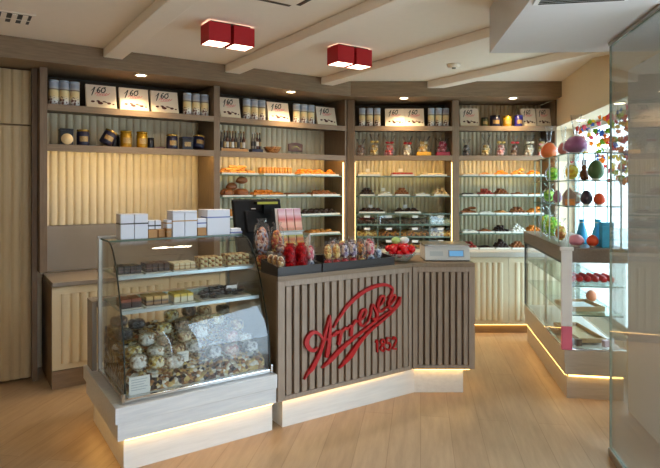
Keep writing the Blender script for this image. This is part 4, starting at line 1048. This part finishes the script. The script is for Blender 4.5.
def pastry_tray(F, px0, px1, z, shape, mat, where, layers=1, vc=.36, d=.20, tray=True, sc=1.0, card=False, mats=None):
    if shape in ('truffle', 'cookie'): layers += 1; sc *= 1.12
    if shape == 'croissant' and sc > .9: sc = .82
    if shape in ('bun', 'croissant') and sc < .9: layers += (bay_more(where)); sc *= 1.12
    u0, u1 = F.u_at(px0, vc-d/2), F.u_at(px1, vc-d/2); w = u1-u0; uc = (u0+u1)/2
    zt = z+.0005
    if tray:
        props(put(tray_mesh(w, d).build('serving_tray', PORC), F, uc, vc, zt), 'white tray of %s %ss, %s' % (CN[mat], WN[shape], where), 'tray', 'white serving trays'); zb = zt+.0045
    else: zb = zt
    sx, sh = SZ[shape][0]*sc, SZ[shape][1]*sc
    nx = max(1, round((w-.012)/sx)); ny = {'bun': 2, 'croissant': 2, 'truffle': 4, 'cookie': 3, 'stick': 2, 'slab': 3, 'loaf': 2}[shape]
    for l in range(layers):
        for i in range(nx-l if nx-l > 0 else 1):
            for j in range(max(1, ny-(l > 1))):
                if l and prnd.random() < .25: continue
                uu = uc+(i-(nx-l-1)/2)*((w-.012)/max(1, nx))*.98+prnd.uniform(-.003, .003)
                vv = vc+(j-(ny-1)/2)*(d-.04)/max(1, ny)+(.012*l)
                inst(('p', shape, mat), lambda: pastry(shape, mat), '%s %s on tray, %s' % (CN[mat], WN[shape], where), 'pastry', F, uu, vv, zb+l*sh*.62+.0005, '%s %ss, %s' % (CN[mat], WN[shape], where), prnd.uniform(-.5, .5) if shape not in ('stick', 'slab') else 0, sc)
    if card:
        t = thing('price_card', 'small white price card behind %s %ss, %s' % (CN[mat], WN[shape], where), 'price card', F, uc, vc+d/2+.012, zt, 'price cards on the glass shelves')
        MB().box(-.022, .022, 0, .002, .05, .088).build('card', PRICE, t); MB().box(-.003, .003, .0025, .006, 0, .08).build('stand', STEEL, t)
SH = ['top', 'second', 'third', 'bottom']
# second bay (croissants)
ub0, ub1 = uB0+.001, 2.9235-.012
for i, z in enumerate(GZ): gshelf(FAB, ub0, ub1, z, '%s glass shelf in the croissant bay behind the till' % SH[i])
def where(pos, i, bay_): return '%s on %s glass shelf, %s' % (pos, SH[i], bay_)
BB = 'croissant bay'
pastry_tray(FAB, 222, 259, GZ[0], 'croissant', 'golden', where('left', 0, BB), 2)
pastry_tray(FAB, 264, 295, GZ[0], 'stick', 'golden', where('middle', 0, BB), 1)
pastry_tray(FAB, 301, 339, GZ[0], 'bun', 'orange', where('right', 0, BB), 1, sc=.8)
pastry_tray(FAB, 223, 253, GZ[1], 'loaf', 'brown', where('left', 1, BB), 3, sc=.95)
pastry_tray(FAB, 256, 286, GZ[1], 'croissant', 'orange', where('middle', 1, BB), 1)
pastry_tray(FAB, 288, 311, GZ[1], 'cookie', 'brown', where('third', 1, BB), 1)
pastry_tray(FAB, 313, 340, GZ[1], 'bun', 'brown', where('right', 1, BB), 1, sc=.7)
pastry_tray(FAB, 222, 244, GZ[2], 'loaf', 'golden', where('left', 2, BB), 1)
pastry_tray(FAB, 276, 300, GZ[2], 'bun', 'dark', where('middle', 2, BB), 1, sc=.7)
pastry_tray(FAB, 302, 340, GZ[2], 'bun', 'dark', where('right', 2, BB), 1, sc=.75)
pastry_tray(FAB, 310, 340, GZ[3], 'cookie', 'golden', where('right', 3, BB), 2)
# third bay: platters and bins
for i, z in enumerate((GZ[0], 1.452, 1.262)): gshelf(FCD, .2835, 1.316, z, '%s glass shelf above the sweet bins in third bay' % ['top', 'second', 'third'][i])
BC = 'bin bay'
pastry_tray(FCD, 358, 380, GZ[0], 'slab', 'cream', where('left', 0, BC), 1, tray=True, card=True)
pastry_tray(FCD, 392, 414, GZ[0], 'slab', 'red', where('middle', 0, BC), 1, card=True)
pastry_tray(FCD, 420, 447, GZ[0], 'cookie', 'cream', where('right', 0, BC), 1)
pastry_tray(FCD, 360, 375, 1.452, 'truffle', 'dark', where('leftmost', 1, BC), 2, sc=1.0)
pastry_tray(FCD, 378, 392, 1.452, 'cookie', 'white', where('second', 1, BC), 2, card=True)
pastry_tray(FCD, 396, 410, 1.452, 'truffle', 'brown', where('third', 1, BC), 2)
pastry_tray(FCD, 416, 430, 1.452, 'cookie', 'white', where('fourth', 1, BC), 1)
pastry_tray(FCD, 434, 449, 1.452, 'truffle', 'cream', where('rightmost', 1, BC), 2, card=True)
pastry_tray(FCD, 359, 385, 1.262, 'bun', 'dark', where('left', 2, BC), 1, sc=.62, card=True)
pastry_tray(FCD, 395, 421, 1.262, 'bun', 'dark', where('right', 2, BC), 1, sc=.62, card=True)
BINF = [mottled('dark_dragees', [(56, 36, 30), (84, 56, 44), (40, 26, 24), (110, 84, 66)], 60), mottled('toffee_mix', [(196, 140, 66), (220, 180, 100), (150, 96, 48), (236, 206, 150)], 60), mottled('blue_white_mints', [(180, 196, 200), (214, 222, 222), (150, 170, 176), (226, 226, 220)], 60), BRNF]
FN = ['dark dragees', 'golden toffees', 'pale mints', 'brown and orange sweets']
def binmesh(w, h, k):
    e = empty('sweet_bin')
    m = MB(); m.slab(-w/2, w/2, 0, .004, 0, h*.86); m.slab(-w/2, -w/2+.004, .0045, .24, 0, h); m.slab(w/2-.004, w/2, .0045, .24, 0, h); m.slab(-w/2+.005, w/2-.005, .0045, .24, 0, .004)
    m.build('clear_box', [GLASS, EDGEL], e)
    c = MB(); n_ = 10
    g_ = [[c.bm.verts.new((-w/2+.007+(w-.014)*i/n_, .006+.22*j/n_, h*(.46+.10*math.sin(i*1.3+j*.7+k)+.10*j/n_))) for j in range(n_+1)] for i in range(n_+1)]
    lo = [[c.bm.verts.new((-w/2+.007+(w-.014)*i/n_, .006+.22*j/n_, .006)) for j in range(n_+1)] for i in range(n_+1)]
    for i in range(n_):
        for j in range(n_): c.bm.faces.new((g_[i][j], g_[i+1][j], g_[i+1][j+1], g_[i][j+1]))
    for i in range(n_):
        for j0 in (0, n_): c.bm.faces.new((lo[i][j0], lo[i+1][j0], g_[i+1][j0], g_[i][j0])); c.bm.faces.new((lo[j0][i], lo[j0][i+1], g_[j0][i+1], g_[j0][i]))
    f_ = c.build('filling', BINF[k], e, True); f_['kind'] = 'stuff'
    MB().box(-.032, .032, -.003, -.0005, h*.66, h*.90).build('label', PRICE, e)
    return e
ex = [(356.5, 377.5), (378, 400), (400.5, 429.5), (430, 451)]
for r_, (z, ks) in enumerate(((1.140, (0, 0, 0, 2)), (1.006, (1, 3, 3, 1)), (.8695, (1, 0, 3, 1)))):
    for i, (a, c_) in enumerate(ex):
        ua, ub = FCD.u_at(a, .26), FCD.u_at(c_, .26); hh = .11
        k = ks[i]
        inst(('bin', k, i), lambda: binmesh(ub-ua, hh, k), 'clear sweet bin of %s, %s in the %s row' % (FN[k], nth(i, 4), ['top', 'middle', 'bottom'][r_]), 'sweet bin', FCD, (ua+ub)/2, .26, z, 'clear sweet bins')
for z in (1.139, 1.005): gshelf(FCD, .2835, 1.316, z-.0005, 'glass shelf under the %s row of clear sweet bins' % ('top' if z > 1.1 else 'middle'), .25, .585)
# right-hand bay
BD = 'right bay'
for i, z in enumerate((1.67, 1.452, 1.25, 1.045)): gshelf(FCD, 1.405, 2.436, z, '%s glass shelf of pastry trays in the right-hand bay' % SH[i])
edges = [462, 479, 495.5, 512, 528.5, 545]
data = [[('cookie', 'cream', 1), ('cookie', 'golden', 2), ('bun', 'orange', 2), ('bun', 'golden', 2), ('bun', 'orange', 1)],
        [('cookie', 'dark', 1), ('truffle', 'red', 2), ('truffle', 'brown', 2), ('cookie', 'brown', 2), ('cookie', 'golden', 1)],
        [('croissant', 'brown', 2), ('cookie', 'white', 1), ('cookie', 'golden', 2), ('truffle', 'brown', 2), ('bun', 'orange', 2)],
        [('cookie', 'white', 1), ('cookie', 'brown', 2), ('truffle', 'dark', 2), ('truffle', 'white', 3), ('truffle', 'orange', 2)],
        [('truffle', 'red', 2), ('cookie', 'dark', 1), ('truffle', 'dark', 3), ('truffle', 'brown', 2), ('cookie', 'brown', 1)]]
SH2 = SH[:4]
for r_, (z, row) in enumerate(zip((1.67, 1.452, 1.25, 1.045, .8685), data)):
    for i, (shp, mt, ly) in enumerate(row):
        wh = '%s on %s' % (nth(i, 5), ('%s glass shelf, %s' % (SH[r_], BD)) if r_ < 4 else 'the worktop, '+BD)
        pastry_tray(FCD, edges[i]+.7, edges[i+1]-.7, z, shp, mt, wh, ly, sc=.72 if shp in ('bun', 'croissant') else .9, vc=.345)

# ------------------------------------------------------------------ right hand display with easter eggs
VW, VL = .42, 1.58
vt = thing('glass_showcase', 'glass showcase with pale base and lit plinth along right wall', 'showcase', FR, 0, 0, 0)
PBASE = wood('pale_grey_wood', (176, 164, 150), (196, 186, 172), 'X', .4)
MB().box(.02, VW-.01, .03, VL-.02, 0, .162).build('plinth', PBASE, vt)
MB().box(.0, VW, .0, VL, .18, .262, .003).build('base_slab', PBASE, vt)
MB().box(-.006, VW, -.006, VL, .2625, .36, .003).build('base_slab', PBASE, vt)
MB().box(.03, VW-.02, .012, .024, .165, .1795).build('led_strip', LEDK, vt)
MB().box(.006, .018, .03, VL-.03, .170, .1795).build('led_strip', LEDK, vt)
MB().box(.0, .008, .012, VL-.02, .375, 1.0).build('side_glass', [CASEG], vt)
MB().box(.012, VW-.01, .0, .008, .375, 1.0).build('front_glass', [CASEG], vt)
MB().box(VW-.009, VW-.001, .012, VL-.02, .375, 1.0).build('side_glass', [CASEG], vt)
MB().box(-.004, .012, -.004, VL, .361, .374, .003).build('side_rail', CHROME, vt)
MB().box(-.008, -.0005, .0, VL, .982, 1.0).build('top_rail', BLACKM, vt)
MB().box(.0125, VW, -.004, .01, .361, .374, .003).build('front_rail', CHROME, vt)
MB().box(-.004, .022, VL-.03, VL, .375, 1.0).build('corner_post', BLACKM, vt)
MB().box(.014, .03, .72, .74, .375, 1.0).build('middle_post', STEEL, vt)
MB().box(-.012, VW+.005, -.012, VL+.01, 1.0005, 1.104, .004).build('top_slab', wood('taupe_slab', (100, 86, 74), (124, 108, 94), 'Y', .4), vt)
for z in (.615, .827): MB().slab(.016, VW-.012, .012, VL-.04, z-.008, z).build('glass_shelf', [SHELFG, EDGE], vt)
cp = MB().box(-.032, .042, -.036, -.014, .54, 1.085, .004).build('corner_banner', WHITE, vt); cp['label'] = 'white and pink hanging strip'
MB().box(-.032, .042, -.036, -.014, .37, .5395, .004).build('banner_foot', plain('pink_card', (226, 110, 140), .5), cp)
MB().box(-.042, .052, -.040, -.0125, 1.0855, 1.115, .006).build('banner_cap', WHITE, cp)
# glass tower over the slab
tw = thing('glass_stand', 'tiered glass stand of easter eggs on the right showcase', 'display stand', FR, 0, 0, 1.1045)
TZ = (1.41, 1.60, 1.80)
for z in TZ: MB().slab(.02, VW-.02, .01, 1.25, z-1.1045-.008, z-1.1045).build('glass_shelf', [SHELFG, EDGE], tw)
zz = [0]+[z-1.1045 for z in TZ]
for v in (.02, .32, .62, .95, 1.22):
    for a, c_ in zip(zz, zz[1:]):
        MB().box(.024, .034, v, v+.010, a+.0005 if a else 0, c_-.0085).build('glass_upright', EDGEL, tw)
        MB().box(VW-.034, VW-.024, v, v+.010, a+.0005 if a else 0, c_-.0085).build('glass_upright', EDGEL, tw)
def egg(r, h, col, name, wrap=True, top=.12, var=.1):
    e = empty('easter_egg'); m = MB()
    prof = []
    for i in range(13):
        t_ = PI*i/12; z = h/2*(1-math.cos(t_)); k = math.sin(t_)*(1+.16*math.cos(t_)); prof.append((max(.0005, r*k), z+.006))
    m.lathe(prof, 20); m.build('egg', plain(name, col, .3, var=var, scale=14), e, True)
    MB().lathe([(r*.5, 0), (r*.5, .02), (r*.42, .024)], 16).build('base_ring', PORC, e)
    if wrap:
        w_ = lambda a, z: .05*math.sin(6*a+30*z)
        MB().lathe([(r*.7, .001), (r*1.1, h*.3), (r*1.08, h*.65), (r*.5, h*1.0), (r*.16, h*1.12)], 18, cap=False, wob=w_).build('wrap', CELLO, e, True)
        MB().lathe([(r*.16, h*1.121), (r*.34, h*1.12+top*.6), (r*.46, h*1.12+top)], 18, cap=False, wob=lambda a, z: .22*math.sin(6*a+20*z)).build('gathered_top', CELLO, e, True)
        MB().lathe([(r*.2, h*1.10), (r*.2, h*1.14)], 12).build('tie', plain('white_tie', (236, 232, 224), .4), e)
    return e
def fr_uv(px, v): return FR.u_at(px, v)
def on_stand(px, v, r):
    u = FR.u_at(px, v); lo = .042+r*1.08
    if u < lo:
        k = (px-HX)/FPX; u = lo
        v = (FR.x+u*FR.d[0]-k*(FR.y+u*FR.d[1]))/(k*FR.n[1]-FR.n[0])
    return min(u, .378-r*1.08), min(v, 1.13)
def eggat(px, v, z, r, h, col, nm, lab, wrap=True, top=.12):
    u, v = on_stand(px, v, r)
    inst(('egg', nm), lambda: egg(r, h, col, nm, wrap, top), lab, 'easter egg', FR, u, v, z+.001, 'easter eggs on the glass stand')
eggat(549, .46, TZ[2], .070, .15, (240, 108, 30), 'orange_egg', 'orange easter egg in cellophane on top of the glass stand', top=.14)
eggat(576, .10, TZ[2], .085, .135, (160, 86, 140), 'mauve_egg', 'large mauve easter egg in cellophane on top of the glass stand', top=.15)
eggat(563.5, .27, TZ[2], .042, .10, (214, 120, 110), 'rose_egg', 'small rose easter egg between the orange and mauve eggs', top=.12)
eggat(596, .12, TZ[1], .058, .145, (70, 96, 52), 'green_egg', 'dark green easter egg on the upper tier, right side', False)
eggat(557.5, .22, TZ[0], .036, .105, (150, 100, 120), 'purple_egg', 'purple easter egg on middle tier at left', False)
eggat(586.5, .12, TZ[0], .042, .11, (60, 40, 62), 'plum_egg', 'dark plum easter egg on middle tier', False)
eggat(599.5, .10, TZ[0], .042, .09, (226, 80, 34), 'vermilion_egg', 'vermilion easter egg on middle tier at right', False)
eggat(576, .12, 1.1045, .058, .085, (214, 140, 160), 'pink_egg', 'pink easter egg standing on showcase slab', False)
eggat(592.5, .09, 1.1045, .042, .085, (226, 76, 34), 'coral_egg', 'orange red easter egg on slab beside the pink egg', False)
# moulded chocolate figures and bags
def rabbit(col, nm):
    e = empty('chocolate_figure'); m = MB()
    m.ball((0, 0, .045), (.032, .028, .045), 14, 10); m.ball((0, -.006, .098), (.022, .02, .022), 12, 8)
    for s_ in (-1, 1): m.ball((s_*.010, 0, .135), (.007, .005, .028), 8, 6); m.ball((s_*.018, -.018, .018), (.014, .02, .014), 8, 6)
    m.ball((0, .03, .03), (.012, .01, .012), 8, 6); m.build('figure', plain(nm, col, .35, var=.1), e, True)
    MB().lathe([(.03, .001), (.034, .004), (.0, .006)], 14).build('stand', JL, e); return e
inst(('rab', 1), lambda: rabbit((120, 62, 30), 'milk_chocolate'), 'brown chocolate rabbit beside the green egg on upper tier', 'chocolate figure', FR, FR.u_at(584, .24), .24, TZ[1]+.001)
def hutch():
    e = empty('chocolate_house'); MB().prism([(-.04, 0), (.04, 0), (.044, .075), (0, .135), (-.044, .075)], -.025, .025, 'y').build('house', plain('taupe_choc', (150, 120, 100), .4, var=.1), e)
    MB().box(-.034, .034, -.028, -.0255, .002, .05).build('front_panel', PM['orange'], e); return e
inst('hutch', hutch, 'taupe chocolate house with orange front on middle tier', 'chocolate house', FR, FR.u_at(569, .14), .14, TZ[0]+.001)
def giftbag(cols, nm, h, r):
    e = empty('gift_bag'); m = MB().ball((0, 0, h*.32+.008), (r*.85, r*.75, h*.31), 14, 10, .1, 3); m.build('filling', mottled('fill_'+nm, cols, 40), e, True)
    MB().lathe([(r*.7, .0005), (r, h*.1), (r*1.03, h*.5), (r*.6, h*.74), (r*.2, h*.8)], 18, cap=False, wob=lambda a, z: .06*math.sin(5*a+50*z)).build('wrap', CELLO, e, True)
    MB().lathe([(r*.2, h*.801), (r*.55, h*.92), (r*.8, h)], 18, cap=False, wob=lambda a, z: .2*math.sin(6*a)).build('gathered_top', CELLO, e, True)
    return e
LIME = [(140, 200, 30), (190, 224, 60), (100, 160, 30), (226, 232, 110)]
YEL = [(250, 214, 30), (250, 230, 90), (230, 180, 30), (244, 236, 160)]
for px, v, z, cols, nm, h, r, lab in ((572, .17, TZ[1], YEL, 'yellow', .175, .055, 'yellow sweets in a clear bag on upper tier'), (553, .42, TZ[1], LIME, 'lime_upper', .18, .058, 'lime green sweets in a clear bag on upper tier, left side'), (553, .62, 1.1045, LIME, 'lime', .27, .075, 'large lime green gift bag at left on the showcase slab'), (561, .38, 1.1045, [(226, 150, 50), (236, 190, 80), (200, 110, 40), (240, 220, 160)], 'amber', .19, .05, 'amber sweets bag in front of the lime gift bag'), (549, .76, TZ[0], LIME, 'lime_mid', .17, .052, 'small lime green bag at left on the middle tier'), (546, 1.0, 1.1045, LIME, 'lime_tall', .285, .06, 'tall narrow lime green bag behind the large lime bag on the slab'), (577, .30, TZ[0], [(236, 220, 210), (226, 150, 140), (244, 240, 236), (214, 190, 180)], 'blush', .15, .05, 'blush pink sweets in a clear bag on middle tier')):
    u, v = on_stand(px, v, r)
    inst(('gb', nm), lambda: giftbag(cols, nm, h, r), lab, 'gift bag', FR, u, v, z+.001)
BLU = plain('sky_blue_paper', (70, 180, 222), .45, var=.1); BLU2 = plain('teal_blue_paper', (50, 155, 200), .45, var=.1)
def cone(mat, h, r):
    e = empty('paper_cone'); MB().lathe([(r, .0), (r*.92, h*.1), (r*.3, h*.85), (r*.34, h)], 18, wob=lambda a, z: .05*math.sin(8*a)).build('cone', mat, e, True)
    MB().lathe([(r*.34, h*.86), (r*.34, h*.89)], 14).build('tie', PORC, e); return e
inst('cone1', lambda: cone(BLU2, .19, .06), 'blue paper cone behind the pink egg on the slab', 'gift', FR, FR.u_at(582, .36), .36, 1.1055)
inst('cone2', lambda: cone(BLU, .20, .065), 'bright blue paper cone behind the orange red egg', 'gift', FR, FR.u_at(598, .20), .20, 1.1055)
t = thing('gift_box', 'tall blue gift box at right end of the showcase slab', 'box', FR, FR.u_at(608, .04), .04, 1.1055)
MB().box(-.04, .04, 0, .08, 0, .155, .004).build('box_body', BLU2, t); MB().box(-.042, .042, -.002, .082, .1555, .185, .004).build('lid', BLU2, t)
# inside the showcase
REDC = plain('red_foil', (240, 36, 30), .3)
k = 0
def cup():
    e = empty('red_sweet'); MB().lathe([(.012, 0), (.019, .022), (.020, .024)], 14).build('cup', glassy('clear_cup', (240, 240, 240), .02, 1.4, film=.1), e, True)
    MB().ball((0, 0, .036), (.019, .019, .018), 14, 8, .05, 2).build('sweet', REDC, e, True); return e
for j in range(4):
    for i in range(6):
        inst('cup', cup, 'red foil sweet in a clear cup on top showcase shelf', 'sweet', FR, .062+i*.054, .05+j*.056, .8275, 'red sweets in the showcase', 0, 1.3)
TRW = wood('light_tray_wood', (190, 150, 104), (214, 176, 128), 'X', .5)
def wtray(w, d):
    m = MB(); m.box(0, w, 0, d, 0, .008)
    for a in ((0, w, 0, .008), (0, w, d-.008, d), (0, .008, .0085, d-.0085), (w-.008, w, .0085, d-.0085)): m.box(*a, .0085, .035)
    return m.build('wooden_tray', TRW)
props(put(wtray(.26, .30), FR, .07, .12, .6155, .18), 'light wooden tray on middle shelf inside right showcase', 'tray')
props(put(MB().box(0, .16, 0, .2, 0, .016, .004).build('napkin_stack', WHITE), FR, .115, .17, .6245, .18), 'stack of white napkins lying in wooden tray, right showcase', 'napkins')
props(put(wtray(.2, .5), FR, .14, .15, .3755, .15), 'long light wooden tray on floor of right showcase', 'tray')
for i, (u, v, col, nm) in enumerate(((.06, .08, (190, 200, 226), 'pale blue'), (.11, .07, (120, 90, 70), 'brown'), (.30, .07, (226, 190, 200), 'pale pink'), (.35, .13, (236, 236, 240), 'white'))):
    props(put(MB().box(-.022, .022, -.018, .018, 0, .05, .004).build('sweet_packet', plain(nm.replace(' ', '_')+'_packet', col, .4)), FR, u, v, .376, .2*i), nm+' small packet on floor of right showcase', 'packet')
props(put(MB().ball((0, 0, .048), (.042, .042, .048), 16, 10).build('easter_egg', plain('peach_egg', (232, 140, 100), .35), None, True), FR, .33, .52, .6155), 'peach coloured egg at back of middle shelf inside right showcase', 'easter egg')
props(put(MB().ball((0, 0, .048), (.045, .04, .048), 16, 10).build('easter_egg', plain('white_egg', (236, 232, 236), .35), None, True), FR, .10, .36, .8275), 'white egg behind red sweets inside right showcase', 'easter egg')

# ------------------------------------------------------------------ window dressing
FLC = [((236, 150, 60), 'orange'), ((240, 214, 80), 'yellow'), ((226, 110, 130), 'pink'), ((150, 190, 70), 'green'), ((90, 130, 200), 'blue'), ((240, 236, 226), 'white'), ((214, 70, 60), 'red')]
def paper(n_, c_):
    nt = NT('paper_'+n_); nt.t.nodes.remove(nt.b)
    a = nt.n('ShaderNodeBsdfDiffuse', Color=rgb(*c_)); t_ = nt.n('ShaderNodeBsdfTranslucent', Color=rgb(*c_)); m_ = nt.n('ShaderNodeMixShader', Fac=.55)
    nt.l(a.outputs[0], m_.inputs[1]); nt.l(t_.outputs[0], m_.inputs[2]); nt.l(m_.outputs[0], nt.out.inputs[0]); return nt.m
FM = [paper(n_, c_) for c_, n_ in FLC]
def flower_mesh(k):
    m = MB(); s_ = .015
    for p_ in range(5):
        a = p_*1.2566
        m.ball((s_*math.cos(a), .3*s_*math.sin(a*2), s_*math.sin(a)), (s_*.75, .004, s_*.75), 8, 5)
    m.ball((0, -.003, 0), (s_*.55, .007, s_*.55), 8, 5)
    o = m.build('paper_flower', FM[k], None, True); me = o.data; bpy.data.objects.remove(o); return me
FME = {}
def garland(seed, L, n_):
    e = empty('paper_garland'); rr = random.Random(seed); MB().tube([(0, 0, 0), (0, 0, -L)], .0015, 5).build('string', WHITE, e)
    for i in range(n_):
        k_ = i % 7
        if k_ not in FME: FME[k_] = flower_mesh(k_)
        o = bpy.data.objects.new('paper_flower', FME[k_]); C.objects.link(o); o.parent = e
        o.location = (rr.uniform(-.05, .05), rr.uniform(-.03, .03), -.02-(L-.03)*rr.random()); o.rotation_euler = (rr.uniform(-.5, .5), rr.random()*6, rr.uniform(-.8, .8)); o.scale = (rr.uniform(.7, 1.2),)*3
    return e
for i, (px, v, L, n_, lab) in enumerate(((556, 1.6, .42, 22, 'leftmost, near the back shelves'), (570, 1.2, .40, 22, 'second from left, behind mauve egg'), (584, .85, .45, 22, 'third from left in the shop window'), (596, .66, .55, 24, 'second from right, beyond the green egg'), (607, .52, .62, 26, 'right one just before glass door edge'), (620, .25, .62, 44, 'seen through the glass door'))):
    u = min(.60, max(.505, FR.u_at(px, v)))
    inst(('gar', i), lambda: garland(i, L, n_), 'hanging garland of coloured paper flowers, '+lab, 'garland', FR, u, v, 2.19, 'paper flower garlands in the window')
# downlights under the bulkhead
for v, lab_v, lab in ((*FR.inv(2.43, 5.36), 'left one, above the mauve egg'), (*FR.inv(2.24, 4.28), 'right one, by the glass door edge')):
    u, v = v, lab_v
    t = thing('downlight', 'small recessed downlight under window bulkhead, '+lab, 'downlight', FR, u, v, 2.199, 'window downlights')
    MB().lathe([(.052, -.004), (.052, 0), (.040, 0), (.040, -.004), (.052, -.004)], 20, cap=False).build('ring', WHITE, t); MB().lathe([(.039, -.003), (.039, -.001)], 20).build('lens', DOWN, t)

# ------------------------------------------------------------------ glass door leaf at right
FD = Frame(1.62, 3.19, -90-9.7)
d1 = struct('door_1', MB().slab(0, .70, -.006, .006, .05, 2.36), [DOORG, EDGE], FD)
MB().box(0, .70, -.015, .015, .004, .0495, .003).build('bottom_rail', STEEL, d1)
MB().box(0, .70, -.012, .012, 2.3605, 2.378).build('top_rail', STEEL, d1)
MB().box(-.005, -.0005, -.006, .006, .05, 2.36).build('glass_edge', EDGED, d1)

# ------------------------------------------------------------------ street
struct('ground', MB().box(-8, 26, -14, 22, -.2, -.09), plain('grey_paving', (206, 204, 200), .8, var=.1))
# ------------------------------------------------------------------ light
w = bpy.data.worlds.new('World'); S.world = w; w.use_nodes = True
bg = w.node_tree.nodes['Background']; bg.inputs[0].default_value = (.64, .82, 1.0, 1); bg.inputs[1].default_value = 8.0
def area(name, loc, size, energy, col, rot, portal=False):
    ld = bpy.data.lights.new(name, 'AREA'); ld.energy = energy; ld.color = col; ld.shape = 'RECTANGLE'; ld.size, ld.size_y = size
    if portal: ld.cycles.is_portal = True
    o = bpy.data.objects.new(name, ld); C.objects.link(o); o.location = loc; o.rotation_euler = rot; return o
# portals just mark the two openings for the sky light
x, y = FR.w(.72, -2.1); area('entrance_portal', (x, y, 1.03), (1.95, 2.06), 1, (1, 1, 1), (PI/2, 0, FR.a+PI/2), True)
x, y = FR.w(.75, 1.1); area('window_portal', (x, y, 1.25), (2.4, 1.9), 1, (1, 1, 1), (PI/2, 0, FR.a+PI/2), True)

# ------------------------------------------------------------------ camera and view
cam = bpy.data.cameras.new('camera'); co_ = bpy.data.objects.new('camera', cam); C.objects.link(co_)
co_.location = (0, 0, EYE); co_.rotation_euler = (PI/2, 0, 0)
cam.sensor_width = 36; cam.lens = 36*FPX/660; cam.shift_x = 0; cam.shift_y = -(234-HY)/660; cam.clip_start = .02
S.camera = co_
S.view_settings.view_transform = 'Standard'; S.view_settings.look = 'None'; S.view_settings.gamma = 1; S.view_settings.use_curve_mapping = False
S.view_settings.exposure = 0.22
cy = S.cycles
cy.max_bounces = 10; cy.diffuse_bounces = 5; cy.glossy_bounces = 5; cy.transmission_bounces = 6; cy.transparent_max_bounces = 40
cy.use_denoising = True; cy.sample_clamp_indirect = 6.0; cy.caustics_reflective = False; cy.caustics_refractive = False
